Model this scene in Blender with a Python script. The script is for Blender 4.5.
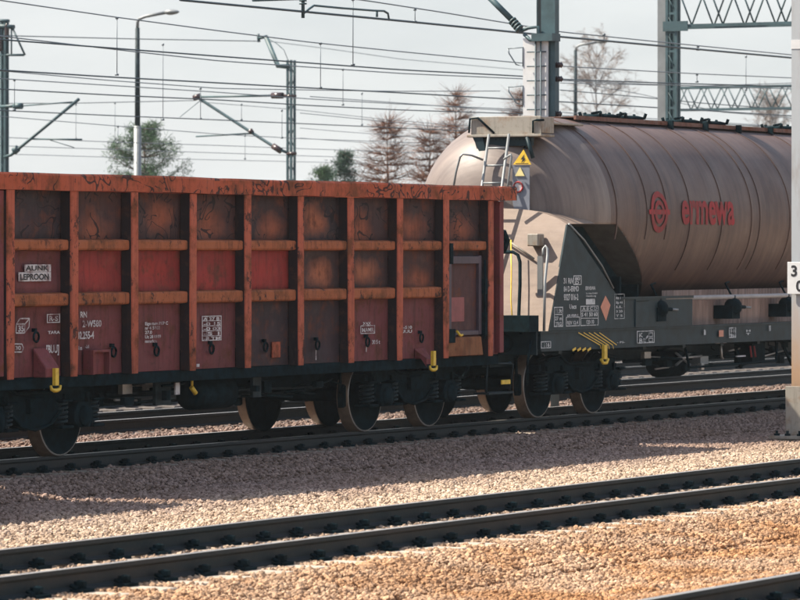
import bpy, bmesh, math, random
import numpy as np
from mathutils import Vector, Matrix
random.seed(7); rng = np.random.default_rng(7)
scene = bpy.context.scene
for o in list(bpy.data.objects): bpy.data.objects.remove(o)
COL = scene.collection
R = math.radians

# ------------------------------------------------------------------ camera
F_PX = 4260.0; TH = R(27.7); CT, ST = math.cos(TH), math.sin(TH); CAM_Z = 2.33; HOR = 250.0
cam = bpy.data.objects.new('camera', bpy.data.cameras.new('camera')); COL.objects.link(cam)
cam.location = (0, 0, CAM_Z)
cam.rotation_euler = (R(90), 0, TH - R(90))
cam.data.sensor_width = 36; cam.data.lens = F_PX / 800 * 36
cam.data.shift_y = -(300 - HOR) / 800
cam.data.clip_start = 0.5; cam.data.clip_end = 6000
cam.data.dof.use_dof = True; cam.data.dof.focus_distance = 50; cam.data.dof.aperture_fstop = 6.3
scene.camera = cam

def P(px, py, Y):            # point of the photograph on the vertical plane y = Y (parallel to the tracks)
    l = (px - 400) / F_PX; d = Y / (ST - CT * l)
    return (CT * d + ST * l * d, Y, CAM_Z + (HOR - py) / F_PX * d)
def PX(px, py, X):           # point on the plane x = X
    l = (px - 400) / F_PX; d = X / (CT + ST * l)
    return (X, ST * d - CT * l * d, CAM_Z + (HOR - py) / F_PX * d)
def PD(px, py, d):           # point at a depth
    l = (px - 400) / F_PX * d
    return (CT * d + ST * l, ST * d - CT * l, CAM_Z + (HOR - py) / F_PX * d)

# ------------------------------------------------------------------ sky and sun
SUN = Vector((-0.30, 0.80, 1.0)).normalized()
world = bpy.data.worlds.new('World'); scene.world = world; world.use_nodes = True
wn = world.node_tree.nodes; wl = world.node_tree.links; wn.clear()
sky = wn.new('ShaderNodeTexSky'); sky.sky_type = 'NISHITA'; sky.sun_disc = False
sky.sun_elevation = math.asin(SUN.z); sky.sun_rotation = math.atan2(SUN.x, SUN.y)
sky.air_density = 1.0; sky.dust_density = 1.6; sky.ozone_density = 1.2
tc = wn.new('ShaderNodeTexCoord'); mp = wn.new('ShaderNodeMapping'); mp.inputs['Scale'].default_value = (1, 1, 3.2)
nz = wn.new('ShaderNodeTexNoise'); nz.inputs['Scale'].default_value = 2.2; nz.inputs['Detail'].default_value = 9
rp = wn.new('ShaderNodeValToRGB'); rp.color_ramp.elements[0].position = .30; rp.color_ramp.elements[0].color = (.80, .80, .80, 1)
rp.color_ramp.elements[1].position = .62; rp.color_ramp.elements[1].color = (.98, .98, .98, 1)
nz2 = wn.new('ShaderNodeTexNoise'); nz2.inputs['Scale'].default_value = 9; nz2.inputs['Detail'].default_value = 7
rp2 = wn.new('ShaderNodeValToRGB'); rp2.color_ramp.elements[0].position = .3; rp2.color_ramp.elements[0].color = (2.56, 2.70, 2.79, 1)
rp2.color_ramp.elements[1].position = .7; rp2.color_ramp.elements[1].color = (3.38, 3.45, 3.46, 1)
mx = wn.new('ShaderNodeMix'); mx.data_type = 'RGBA'; mx.clamp_result = False
bg = wn.new('ShaderNodeBackground'); bg.inputs['Strength'].default_value = 0.10
wo = wn.new('ShaderNodeOutputWorld')
wl.new(tc.outputs['Generated'], mp.inputs['Vector']); wl.new(mp.outputs[0], nz.inputs['Vector']); wl.new(mp.outputs[0], nz2.inputs['Vector'])
wl.new(nz.outputs[0], rp.inputs[0]); wl.new(nz2.outputs[0], rp2.inputs[0])
sz_ = wn.new('ShaderNodeSeparateXYZ'); wl.new(tc.outputs['Generated'], sz_.inputs[0])
el = wn.new('ShaderNodeMapRange'); el.inputs[1].default_value = .05; el.inputs[2].default_value = .75; el.inputs[3].default_value = 1.0; el.inputs[4].default_value = .22
wl.new(sz_.outputs['Z'], el.inputs[0]); ml = wn.new('ShaderNodeMath'); ml.operation = 'MULTIPLY'; wl.new(rp.outputs[0], ml.inputs[0]); wl.new(el.outputs[0], ml.inputs[1])
wl.new(ml.outputs[0], mx.inputs[0]); wl.new(sky.outputs[0], mx.inputs[6]); wl.new(rp2.outputs[0], mx.inputs[7])
wl.new(mx.outputs[2], bg.inputs['Color']); wl.new(bg.outputs[0], wo.inputs[0])
sl = bpy.data.lights.new('sun', 'SUN'); sl.energy = 4.2; sl.angle = R(0.5); sl.color = (1.0, .90, .76)
so = bpy.data.objects.new('sun', sl); COL.objects.link(so); so.location = (20, 60, 60)
so.rotation_euler = (-SUN).to_track_quat('-Z', 'Y').to_euler()
scene.view_settings.view_transform = 'Standard'; scene.view_settings.look = 'None'
scene.view_settings.exposure = 1.4; scene.view_settings.gamma = 1
scene.render.engine = 'CYCLES'

# ------------------------------------------------------------------ materials
class NT:
    def __init__(s, name):
        s.m = bpy.data.materials.new(name); s.m.use_nodes = True; s.t = s.m.node_tree; s.t.nodes.clear()
        s.out = s.n('ShaderNodeOutputMaterial'); s.b = s.n('ShaderNodeBsdfPrincipled'); s.l(s.b.outputs[0], s.out.inputs[0])
        s.pos = s.n('ShaderNodeNewGeometry').outputs['Position']
    def n(s, k, **kw):
        x = s.t.nodes.new(k)
        for a, v in kw.items(): setattr(x, a, v)
        return x
    def l(s, a, b): s.t.links.new(a, b)
    def vec(s, sc, src=None):
        m = s.n('ShaderNodeMapping'); m.inputs['Scale'].default_value = sc; s.l(src or s.pos, m.inputs['Vector']); return m.outputs[0]
    def noise(s, scale=1, detail=5, rough=.55, sc=(1, 1, 1), dist=0, src=None):
        x = s.n('ShaderNodeTexNoise'); x.inputs['Scale'].default_value = scale; x.inputs['Detail'].default_value = detail
        x.inputs['Roughness'].default_value = rough; x.inputs['Distortion'].default_value = dist
        s.l(s.vec(sc, src), x.inputs['Vector']); return x.outputs[0]
    def ramp(s, src, a, b, ca=(0, 0, 0), cb=(1, 1, 1)):
        r = s.n('ShaderNodeValToRGB'); e = r.color_ramp.elements
        e[0].position = a; e[1].position = b; e[0].color = (*ca, 1); e[1].color = (*cb, 1); s.l(src, r.inputs[0]); return r.outputs[0]
    def mix(s, f, a, b, mode='MIX'):
        x = s.n('ShaderNodeMix'); x.data_type = 'RGBA'; x.blend_type = mode
        for i, v in ((0, f), (6, a), (7, b)):
            if hasattr(v, 'is_linked') or hasattr(v, 'links'): s.l(v, x.inputs[i])
            elif i == 0: x.inputs[0].default_value = v
            else: x.inputs[i].default_value = (*v, 1)
        return x.outputs[2]
    def math(s, op, a, b=None):
        x = s.n('ShaderNodeMath'); x.operation = op
        for i, v in ((0, a), (1, b)):
            if v is None: continue
            if isinstance(v, (int, float)): x.inputs[i].default_value = v
            else: s.l(v, x.inputs[i])
        return x.outputs[0]
    def fin(s, col, rough=.6, metal=0, bump=None, bs=.4, bd=.01, spec=.5):
        if isinstance(col, tuple): s.b.inputs['Base Color'].default_value = (*col, 1)
        else: s.l(col, s.b.inputs['Base Color'])
        if isinstance(rough, (int, float)): s.b.inputs['Roughness'].default_value = rough
        else: s.l(rough, s.b.inputs['Roughness'])
        s.b.inputs['Metallic'].default_value = metal; s.b.inputs['Specular IOR Level'].default_value = spec
        if bump is not None:
            b = s.n('ShaderNodeBump'); b.inputs['Strength'].default_value = bs; b.inputs['Distance'].default_value = bd
            s.l(bump, b.inputs['Height']); s.l(b.outputs[0], s.b.inputs['Normal'])
        return s.m

def scribble(t, scale=2.6, width=.022, seed=0):
    """thin black chalk-like curls: a narrow band round a noise contour, in patches"""
    n = t.noise(scale, 1.2, .4, sc=(1, 1, 1.25), dist=1.6)
    d = t.math('ABSOLUTE', t.math('SUBTRACT', n, .5))
    line = t.math('LESS_THAN', d, width)
    pat = t.math('GREATER_THAN', t.noise(1.7, 2, .5), .47)
    return t.math('MULTIPLY', line, pat)

def m_simple(name, col, rough=.6, metal=0, var=.35, scale=6, spec=.5, bump=True):
    t = NT(name); n = t.noise(scale, 6, .6)
    c = t.mix(t.ramp(n, .3, .7), tuple(x * (1 - var) for x in col), tuple(min(1, x * (1 + var)) for x in col))
    return t.fin(c, rough, metal, n if bump else None, .25, .004, spec)

def m_rustpaint(name, col, rust=(.16, .055, .025), amount=.5, dark=(.02, .016, .016), scr=False, useobj=False, rough=.62, streak=True, chips=False):
    t = NT(name)
    base = tuple(col)
    if useobj:
        oi = t.n('ShaderNodeObjectInfo'); base = oi.outputs['Color']
        gen = t.n('ShaderNodeTexCoord').outputs['Generated']
        dm = t.n('ShaderNodeVectorMath'); dm.operation = 'SUBTRACT'; t.l(gen, dm.inputs[0])
        cb = t.n('ShaderNodeCombineXYZ'); t.l(t.math('ADD', .27, t.math('MULTIPLY', oi.outputs['Random'], .40)), cb.inputs[0]); cb.inputs[1].default_value = .5
        t.l(t.math('ADD', .16, t.math('MULTIPLY', t.math('FRACT', t.math('MULTIPLY', oi.outputs['Random'], 17.3)), .30)), cb.inputs[2]); t.l(cb.outputs[0], dm.inputs[1])
        sc = t.n('ShaderNodeVectorMath'); sc.operation = 'MULTIPLY'; t.l(dm.outputs[0], sc.inputs[0]); sc.inputs[1].default_value = (1.5, 0, 1.15)
        ln = t.n('ShaderNodeVectorMath'); ln.operation = 'LENGTH'; t.l(sc.outputs[0], ln.inputs[0])
        r_ = t.math('ADD', ln.outputs['Value'], t.math('MULTIPLY', t.math('SUBTRACT', t.noise(2.6, 6, .6), .5), .9))
        edge = t.ramp(r_, .10, .55)
        f = t.math('MULTIPLY', edge, oi.outputs['Alpha'])
        base = t.mix(f, base, (.034, .026, .030))
    n1 = t.noise(3.2, 9, .68); n2 = t.noise(14, 8, .7)
    n3 = t.noise(1, 5, .6, sc=(16, 16, 1.3))
    c = t.mix(t.ramp(n1, .56 - .16 * amount, .66), base, rust)
    c = t.mix(t.math('MULTIPLY', t.ramp(n2, .55, .72), .55), c, dark)
    chip = t.math('MULTIPLY', t.ramp(t.noise(5, 8, .75, sc=(1.6, 1.6, 1)), .56, .585), t.ramp(t.noise(1.3, 3, .5), .42, .55))
    if chips: c = t.mix(t.math('MULTIPLY', chip, .88), c, (.028, .018, .018))
    if streak: c = t.mix(t.math('MULTIPLY', t.ramp(n3, .5, .72), .45), c, dark)
    hi = t.noise(7, 5, .6)
    c = t.mix(t.math('MULTIPLY', t.ramp(hi, .55, .75), .12), c, (.45, .18, .10))
    if scr: c = t.mix(t.math('MULTIPLY', scribble(t), .85), c, (.012, .012, .014))
    return t.fin(c, t.ramp(n1, .3, .7, (rough - .12,) * 3, (rough + .2,) * 3), 0, t.math('ADD', n1, t.math('MULTIPLY', n2, .5)), .45, .006, .14)

M = {}
M['orange'] = m_rustpaint('faded_orange_paint', (.43, .108, .060), amount=.45, scr=False, chips=True)
M['rim'] = m_rustpaint('scribbled_orange_paint', (.40, .088, .040), amount=.6, scr=True, chips=True)
M['band'] = m_rustpaint('rusty_orange_band', (.35, .108, .045), rust=(.17, .068, .03), amount=.5, scr=False, chips=True)
M['panel'] = m_rustpaint('panel_paint', (.2, .05, .04), rust=(.12, .045, .03), amount=.25, useobj=True)
M['panel_scr'] = m_rustpaint('scribbled_panel_paint', (.2, .05, .04), rust=(.12, .045, .03), amount=.25, useobj=True, scr=True)
M['web'] = m_rustpaint('shaded_grimy_web_paint', (.028, .020, .022), rust=(.05, .025, .02), amount=.2, dark=(.012, .012, .014))  # near-black rib sides: grime, with the shade between ribs put into the colour
M['maroon'] = m_rustpaint('maroon_paint', (.20, .055, .058), amount=.25)
M['ochre'] = m_rustpaint('ochre_rust', (.24, .10, .045), amount=.4)
M['purple'] = m_simple('purple_grey_paint', (.055, .036, .052), .55)
M['under'] = m_simple('underframe_grime', (.0055, .0150, .019), .85, 0, .6, 9, .05)
M['under_lt'] = m_simple('underframe_worn_edge', (.018, .032, .038), .6, 0, .5, 9, .15)
M['tankgreen'] = m_simple('dark_slate_paint', (.012, .029, .036), .55, 0, .35, 5, .22)
M['yellow'] = m_simple('yellow_paint', (.72, .47, .04), .5, 0, .2, 12)
M['white'] = m_simple('white_stencil_paint', (.62, .60, .60), .6, 0, .18, 25)
def m_worn(name, col, under, lo, hi, sc=(1, 1, 1), k=.8):
    t = NT(name); n = t.noise(9, 7, .7, sc=sc); n2 = t.noise(1.1, 3, .5)
    f = t.math('MULTIPLY', t.ramp(t.math('ADD', n, t.math('MULTIPLY', t.math('SUBTRACT', n2, .5), .35)), lo, hi), k)
    return t.fin(t.mix(f, col, under), .7, 0, n, .2, .003, .15)
M['white'] = m_worn('worn_white_stencil', (.58, .56, .56), (.16, .07, .07), .46, .62)
M['white_tank'] = m_worn('worn_white_stencil_on_slate', (.55, .57, .58), (.03, .05, .055), .48, .64)
M['black'] = m_simple('black_stencil_paint', (.015, .015, .018), .6, 0, .2, 20)
M['red'] = m_worn('dusty_red_print', (.38, .040, .048), (.12, .065, .058), .36, .62, (3, .6, .6), .7)
M['orange_print'] = m_simple('orange_label', (.55, .22, .14), .5, 0, .12, 10)
M['beige'] = m_rustpaint('beige_paint', (.31, .29, .25), rust=(.25, .17, .11), amount=.35, dark=(.10, .085, .07))
M['galv'] = m_simple('galvanised_steel', (.20, .215, .22), .5, .2, .18, 3)
M['mast_white'] = m_simple('white_mast_paint', (.60, .61, .61), .55, 0, .12, 4)
M['mast_teal'] = m_simple('weathered_teal_steel', (.038, .080, .092), .55, 0, .3, 4)
M['wire'] = m_simple('dark_wire', (.045, .07, .085), .5, .3, .1, 3, bump=False)
M['wire_lt'] = m_simple('greyed_wire', (.15, .18, .20), .5, .3, .1, 3, bump=False)
M['insul'] = m_simple('brown_insulator', (.05, .03, .03), .25, 0, .1, 3)
M['steel'] = m_simple('worn_bright_steel', (.42, .40, .38), .35, .6, .2, 10)
M['tread'] = m_simple('wheel_tread_rust', (.16, .11, .075), .45, .3, .3, 10)

t = NT('rail_steel'); n = t.noise(1, 6, .6, sc=(.6, 8, 8)); n2 = t.noise(22, 5, .6)
c = t.mix(t.ramp(n, .35, .65), (.012, .024, .028), (.032, .033, .032)); c = t.mix(t.math('MULTIPLY', t.ramp(n2, .5, .7), .3), c, (.07, .058, .05))
M['rail'] = t.fin(c, .65, 0, n2, .3, .003, .2)
t = NT('rail_head'); n = t.noise(1, 4, .5, sc=(.4, 12, 12))
M['railhead'] = t.fin(t.mix(t.ramp(n, .3, .7), (.26, .26, .25), (.42, .39, .35)), .36, .6)
t = NT('concrete'); n = t.noise(9, 8, .65); n2 = t.noise(60, 3, .6)
c = t.mix(t.ramp(n, .3, .7), (.27, .22, .17), (.44, .37, .30)); M['concrete'] = t.fin(c, .9, 0, n2, .5, .004)
M['sleeperdark'] = m_simple('oily_sleeper', (.10, .085, .075), .85, 0, .4, 7)

# tank shell: cream-grey paint under brown cement dust that runs down the barrel in streaks
def m_tank(name, cream, brown, dk, fac_lo, fac_hi):
    t = NT(name)
    st = t.noise(1, 7, .62, sc=(7, .5, .5)); st2 = t.noise(1, 5, .6, sc=(38, 1.2, 1.2)); cl = t.noise(.9, 6, .6); fine = t.noise(18, 6, .7)
    f = t.math('ADD', t.math('MULTIPLY', st, .55), t.math('ADD', t.math('MULTIPLY', cl, .35), t.math('MULTIPLY', st2, .10)))
    c = t.mix(t.ramp(f, fac_lo, fac_hi), cream, brown)
    c = t.mix(t.math('MULTIPLY', t.ramp(st2, .50, .75), .28), c, dk)
    c = t.mix(t.math('MULTIPLY', t.ramp(st, .56, .72), .35), c, dk)
    spill = t.math('MULTIPLY', t.ramp(t.noise(1, 6, .65, sc=(1.6, .35, .35)), .52, .62), t.ramp(t.noise(3, 6, .7), .4, .6))
    c = t.mix(t.math('MULTIPLY', spill, .45), c, dk)
    c = t.mix(t.math('MULTIPLY', t.ramp(fine, .62, .75), .14), c, (.5, .44, .38))
    return t.fin(c, t.ramp(cl, .3, .7, (.42,) * 3, (.62,) * 3), 0, t.math('ADD', t.math('MULTIPLY', cl, 2.2), t.math('MULTIPLY', st2, .2)), .3, .02, .4)
M['tank'] = m_tank('dusty_brown_tank', (.132, .084, .066), (.078, .047, .041), (.032, .023, .024), .36, .60)
M['head'] = m_tank('cream_tank_end', (.205, .166, .145), (.118, .093, .085), (.062, .048, .045), .40, .62)
M['apron'] = m_tank('cream_apron', (.245, .182, .140), (.17, .125, .10), (.105, .072, .058), .46, .68)
M['ribbed'] = m_tank('ribbed_hopper_side', (.36, .25, .21), (.22, .15, .125), (.06, .045, .045), .40, .56)

def m_stone(name, use_inst=True):
    t = NT(name)
    sx = t.n('ShaderNodeSeparateXYZ'); t.l(t.pos, sx.inputs[0])
    wob = t.math('MULTIPLY', t.math('SUBTRACT', t.noise(.8, 5, .6), .5), 3.0)
    y = t.math('ADD', sx.outputs['Y'], wob)
    rustzone = t.math('SUBTRACT', 1.0, t.ramp(t.math('DIVIDE', y, 40.0), 15.4 / 40, 18.2 / 40))
    rr = t.n('ShaderNodeObjectInfo').outputs['Random'] if use_inst else t.n('ShaderNodeTexVoronoi')
    if not use_inst:
        rr.inputs['Scale'].default_value = 22; t.l(t.pos, rr.inputs['Vector']); s_ = t.n('ShaderNodeSeparateColor'); t.l(rr.outputs['Color'], s_.inputs[0]); rr = s_.outputs[0]
    c = t.mix(rr, (.27, .195, .135), (.64, .50, .375))
    rc = t.mix(rr, (.17, .075, .028), (.53, .285, .13))
    patch = t.ramp(t.noise(1.1, 6, .6), .40, .60)
    c = t.mix(t.math('MULTIPLY', rustzone, t.math('ADD', .45, t.math('MULTIPLY', patch, .55))), c, rc)
    # purple-grey tint paints the train's shadow into the stones beside its track
    train_shade = t.ramp(t.math('DIVIDE', y, 40.0), 21.3 / 40, 23.0 / 40)
    gc = t.mix(rr, (.10, .066, .060), (.31, .215, .19))
    c = t.mix(t.math('MULTIPLY', train_shade, .8), c, gc)
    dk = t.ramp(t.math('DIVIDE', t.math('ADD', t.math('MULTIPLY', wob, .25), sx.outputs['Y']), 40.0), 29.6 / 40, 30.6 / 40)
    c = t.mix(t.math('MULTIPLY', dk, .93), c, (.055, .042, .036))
    inn = t.math('LESS_THAN', t.math('ABSOLUTE', t.math('SUBTRACT', sx.outputs['Y'], 17.40)), .70)
    c = t.mix(t.math('MULTIPLY', inn, .45), c, (.15, .10, .07))
    oil = t.ramp(t.noise(1.9, 5, .6), .60, .70)
    c = t.mix(t.math('MULTIPLY', oil, .35), c, (.16, .09, .06))
    big = t.ramp(t.noise(.55, 6, .65, sc=(.6, 1.5, 1)), .38, .62)
    c = t.mix(t.math('MULTIPLY', big, .30), c, (.20, .125, .075))
    fine = t.noise(60, 4, .6)
    c = t.mix(t.math('MULTIPLY', t.ramp(fine, .5, .7), .25), c, (.10, .07, .055))
    return t.fin(c, .9, 0, fine, .4, .004, .25)
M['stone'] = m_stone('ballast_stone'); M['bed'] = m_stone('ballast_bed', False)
t = NT('dirt'); n = t.noise(.4, 8, .6); c = t.mix(t.ramp(n, .35, .65), (.05, .042, .033), (.11, .09, .065)); M['dirt'] = t.fin(c, .95, 0, t.noise(6, 8, .7), .6, .05, .1)

# ------------------------------------------------------------------ mesh helpers
WP = {}
class MB:
    def __init__(s): s.v = []; s.f = []; s.mi = []; s.k = 0; s.sm = []
    def add(s, vs, fs, smooth=False):
        o = len(s.v); s.v += [tuple(v) for v in vs]
        for f in fs: s.f.append(tuple(i + o for i in f)); s.mi.append(s.k); s.sm.append(smooth)
        return s
    def box(s, x0, x1, y0, y1, z0, z1):
        return s.add([(x0, y0, z0), (x1, y0, z0), (x1, y1, z0), (x0, y1, z0), (x0, y0, z1), (x1, y0, z1), (x1, y1, z1), (x0, y1, z1)],
                     [(0, 3, 2, 1), (4, 5, 6, 7), (0, 1, 5, 4), (1, 2, 6, 5), (2, 3, 7, 6), (3, 0, 4, 7)])
    def cbox(s, x, y, z, a, b, c): return s.box(x - a / 2, x + a / 2, y - b / 2, y + b / 2, z - c / 2, z + c / 2)
    def prism(s, pts, axis, a, b):
        """polygon pts (u,w) extruded along axis from a to b"""
        def mk(u, w, t): return {'x': (t, u, w), 'y': (u, t, w), 'z': (u, w, t)}[axis]
        n = len(pts); vs = [mk(u, w, a) for u, w in pts] + [mk(u, w, b) for u, w in pts]
        fs = [tuple(range(n))[::-1], tuple(range(n, 2 * n))] + [(i, (i + 1) % n, (i + 1) % n + n, i + n) for i in range(n)]
        return s.add(vs, fs)
    def tube(s, pts, r, n=6, cap=True, smooth=True):
        pts = [Vector(p) for p in pts]; rs = r if isinstance(r, (list, tuple)) else [r] * len(pts)
        vs = []; up0 = None
        for i, p in enumerate(pts):
            d = (pts[min(i + 1, len(pts) - 1)] - pts[max(i - 1, 0)]).normalized()
            if up0 is None: up0 = Vector((0, 0, 1)) if abs(d.z) < .9 else Vector((1, 0, 0))
            a = d.cross(up0); a = a.normalized() if a.length > 1e-5 else Vector((1, 0, 0)); b = a.cross(d).normalized(); up0 = b
            for k in range(n):
                t_ = 2 * math.pi * k / n; vs.append(p + (a * math.cos(t_) + b * math.sin(t_)) * rs[i])
        fs = []
        for i in range(len(pts) - 1):
            for k in range(n): fs.append((i * n + k, i * n + (k + 1) % n, (i + 1) * n + (k + 1) % n, (i + 1) * n + k))
        s.add(vs, fs, smooth)
        if cap:
            o = len(s.v) - len(vs)
            s.f.append(tuple(o + k for k in range(n))[::-1]); s.mi.append(s.k); s.sm.append(False)
            e = o + (len(pts) - 1) * n; s.f.append(tuple(e + k for k in range(n))); s.mi.append(s.k); s.sm.append(False)
        return s
    def lathe(s, prof, c, axis='y', n=32, mats=None, smooth=True):
        """prof: list (r, t) along axis"""
        vs = []
        for r, t_ in prof:
            for k in range(n):
                a = 2 * math.pi * k / n; u, w = r * math.cos(a), r * math.sin(a)
                vs.append({'x': (c[0] + t_, c[1] + u, c[2] + w), 'y': (c[0] + u, c[1] + t_, c[2] + w), 'z': (c[0] + u, c[1] + w, c[2] + t_)}[axis])
        k0 = s.k
        o = len(s.v); s.v += vs
        for i in range(len(prof) - 1):
            for k in range(n):
                s.f.append((o + i * n + k, o + i * n + (k + 1) % n, o + (i + 1) * n + (k + 1) % n, o + (i + 1) * n + k))
                s.mi.append(mats[i] if mats else k0); s.sm.append(smooth)
        return s
    def build(s, name, mats, parent=None, at=None, bevel=0):
        me = bpy.data.meshes.new(name)
        if at is None: at = WP.get(parent.name, (0, 0, 0)) if parent else (0, 0, 0)
        me.from_pydata([(v[0] - at[0], v[1] - at[1], v[2] - at[2]) for v in s.v], [], s.f)
        mats = mats if isinstance(mats, list) else [mats]
        for m in mats: me.materials.append(m)
        me.polygons.foreach_set('material_index', s.mi); me.polygons.foreach_set('use_smooth', s.sm)
        if bevel:
            bm = bmesh.new(); bm.from_mesh(me); bmesh.ops.recalc_face_normals(bm, faces=bm.faces)
            es = [e for e in bm.edges if len(e.link_faces) == 2 and e.calc_face_angle(0) > .6]
            bmesh.ops.bevel(bm, geom=es, offset=bevel, segments=1, affect='EDGES'); bm.to_mesh(me); bm.free()
        me.update()
        return link(name, me, parent, at)
def link(name, data, parent, at):
    o = bpy.data.objects.new(name, data); COL.objects.link(o); WP[o.name] = tuple(at)
    if parent:
        o.parent = parent; pw = WP[parent.name]; o.location = tuple(at[i] - pw[i] for i in range(3))
    else: o.location = at
    return o
def thing(name, label, cat, at, group=None):
    o = link(name, None, None, at); o.empty_display_size = .2; return tag(o, label, cat, group)
def tag(o, label=None, cat=None, group=None, kind=None):
    if label: o['label'] = label
    if cat: o['category'] = cat
    if group: o['group'] = group
    if kind: o['kind'] = kind
    return o
def dup(o, d, parent=None):
    c = o.copy(); COL.objects.link(c)
    par = parent or o.parent
    c.parent = par; c.location = Vector(o.location) + Vector(d)
    w = WP[o.name]; WP[c.name] = (w[0] + d[0], w[1] + d[1], w[2] + d[2])
    for ch in list(o.children): dup2(ch, c, d)
    return c
def dup2(ch, par, d):
    c = ch.copy(); COL.objects.link(c); c.parent = par
    w = WP[ch.name]; WP[c.name] = (w[0] + d[0], w[1] + d[1], w[2] + d[2])
    for g in list(ch.children): dup2(g, c, d)
def one(name, mat, parent, fn, bevel=0, at=None):
    m = MB(); fn(m); return m.build(name, mat, parent, at, bevel)
def text_mesh(txt, size, sx=1.0):
    cu = bpy.data.curves.new('lettering', 'FONT'); cu.body = txt; cu.size = size; cu.align_x = 'LEFT'; cu.resolution_u = 3; cu.space_line = .95; cu.offset = size * .028
    ob = bpy.data.objects.new('lettering', cu); COL.objects.link(ob)
    dg = bpy.context.evaluated_depsgraph_get(); me = bpy.data.meshes.new_from_object(ob.evaluated_get(dg))
    bpy.data.objects.remove(ob); bpy.data.curves.remove(cu)
    vs = [(v.co.x * sx, v.co.y) for v in me.vertices]; fs = [tuple(p.vertices) for p in me.polygons]
    bpy.data.meshes.remove(me); return vs, fs
def text_on(m, txt, size, fn, sx=1.0):
    vs, fs = text_mesh(txt, size, sx); m.add([fn(u, w) for u, w in vs], fs)

# ------------------------------------------------------------------ ground
TR = [11.0, 17.40, 26.65, 31.4, 36.2, 41.0]
def zb(y):
    z = -.34
    for c in TR:
        d = abs(y - c)
        z = max(z, -.195 if d < 1.5 else (-.195 - (d - 1.5) / .9 * .12 if d < 2.4 else -.34))
    return z
g = MB(); g.add([(-3000, -3000, -.55), (6000, -3000, -.55), (6000, 6000, -.55), (-3000, 6000, -.55)], [(0, 1, 2, 3)])
tag(g.build('ground', M['dirt']), 'brown open ground running to the horizon beyond the railway yard', kind='structure')
ys = np.concatenate([np.arange(5.0, 46.01, .3)]); xs = np.concatenate([np.arange(-40, 10, 5.), np.arange(10, 90, 1.0), np.arange(90, 420, 10.)])
g = MB(); V = []
for y in ys:
    for x in xs: V.append((x, y, zb(y) - .02 + .012 * math.sin(x * 2.1 + y * 3.3) * math.cos(x * .7 - y * 2.2)))
nx = len(xs); g.add(V, [(j * nx + i, j * nx + i + 1, (j + 1) * nx + i + 1, (j + 1) * nx + i) for j in range(len(ys) - 1) for i in range(nx - 1)], True)
x0, x1, y0, y1 = -40, xs[-1], 5.0, ys[-1]
g.add([(x0, y0, zb(y0) - .02), (x1, y0, zb(y0) - .02), (x1, y0 - .5, -.6), (x0, y0 - .5, -.6)], [(0, 1, 2, 3)])
g.add([(x0, y1, zb(y1) - .02), (x1, y1, zb(y1) - .02), (x1, y1 + .5, -.6), (x0, y1 + .5, -.6)], [(0, 1, 2, 3)])
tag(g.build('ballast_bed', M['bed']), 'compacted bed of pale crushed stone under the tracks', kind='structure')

# ------------------------------------------------------------------ loose ballast stones (geometry nodes instances)
def rock(i):
    bm = bmesh.new(); bmesh.ops.create_icosphere(bm, subdivisions=1, radius=1)
    r_ = random.Random(i)
    for v in bm.verts: v.co *= r_.uniform(.62, 1.12); v.co.z *= .72; v.co.x *= 1.12
    me = bpy.data.meshes.new('ballast_stone'); bm.to_mesh(me); bm.free(); me.materials.append(M['stone'])
    o = bpy.data.objects.new('ballast_stone', me); return o
def stones(name, label, pts, rad, seed):
    me = bpy.data.meshes.new(name); me.vertices.add(len(pts)); me.vertices.foreach_set('co', np.asarray(pts, dtype=np.float32).ravel())
    a = me.attributes.new('rad', 'FLOAT', 'POINT'); a.data.foreach_set('value', rad.astype(np.float32))
    rot = rng.uniform(0, 6.28, (len(pts), 3)).astype(np.float32); rot[:, :2] = rng.uniform(-.9, .9, (len(pts), 2))
    b = me.attributes.new('rot', 'FLOAT_VECTOR', 'POINT'); b.data.foreach_set('vector', rot.ravel())
    me.materials.append(M['stone'])
    o = bpy.data.objects.new(name, me); COL.objects.link(o); tag(o, label, kind='stuff'); o['category'] = 'gravel'
    ng = bpy.data.node_groups.new(name, 'GeometryNodeTree')
    ng.interface.new_socket('Geometry', in_out='INPUT', socket_type='NodeSocketGeometry'); ng.interface.new_socket('Geometry', in_out='OUTPUT', socket_type='NodeSocketGeometry')
    N = ng.nodes; L = ng.links; gi = N.new('NodeGroupInput'); go = N.new('NodeGroupOutput')
    ip = N.new('GeometryNodeInstanceOnPoints'); ip.inputs['Pick Instance'].default_value = True
    gti = N.new('GeometryNodeGeometryToInstance')
    for r_ in ROCKS:
        oi = N.new('GeometryNodeObjectInfo'); oi.inputs['Object'].default_value = r_; L.new(oi.outputs['Geometry'], gti.inputs[0])
    ar = N.new('GeometryNodeInputNamedAttribute'); ar.data_type = 'FLOAT'; ar.inputs[0].default_value = 'rad'
    av = N.new('GeometryNodeInputNamedAttribute'); av.data_type = 'FLOAT_VECTOR'; av.inputs[0].default_value = 'rot'
    e2r = N.new('FunctionNodeEulerToRotation')
    mtp = N.new('GeometryNodeMeshToPoints')
    L.new(gi.outputs[0], mtp.inputs[0]); L.new(mtp.outputs[0], ip.inputs['Points']); L.new(gti.outputs[0], ip.inputs['Instance'])
    L.new(av.outputs[0], e2r.inputs[0]); L.new(e2r.outputs[0], ip.inputs['Rotation']); L.new(ar.outputs[0], ip.inputs['Scale'])
    L.new(ip.outputs[0], go.inputs[0])
    md = o.modifiers.new('stones', 'NODES'); md.node_group = ng
    return o
ROCKS = [rock(i) for i in range(7)]
def xrange_for(y, m0, m1):
    return P(m0, 0, y)[0], P(m1, 0, y)[0]
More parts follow.
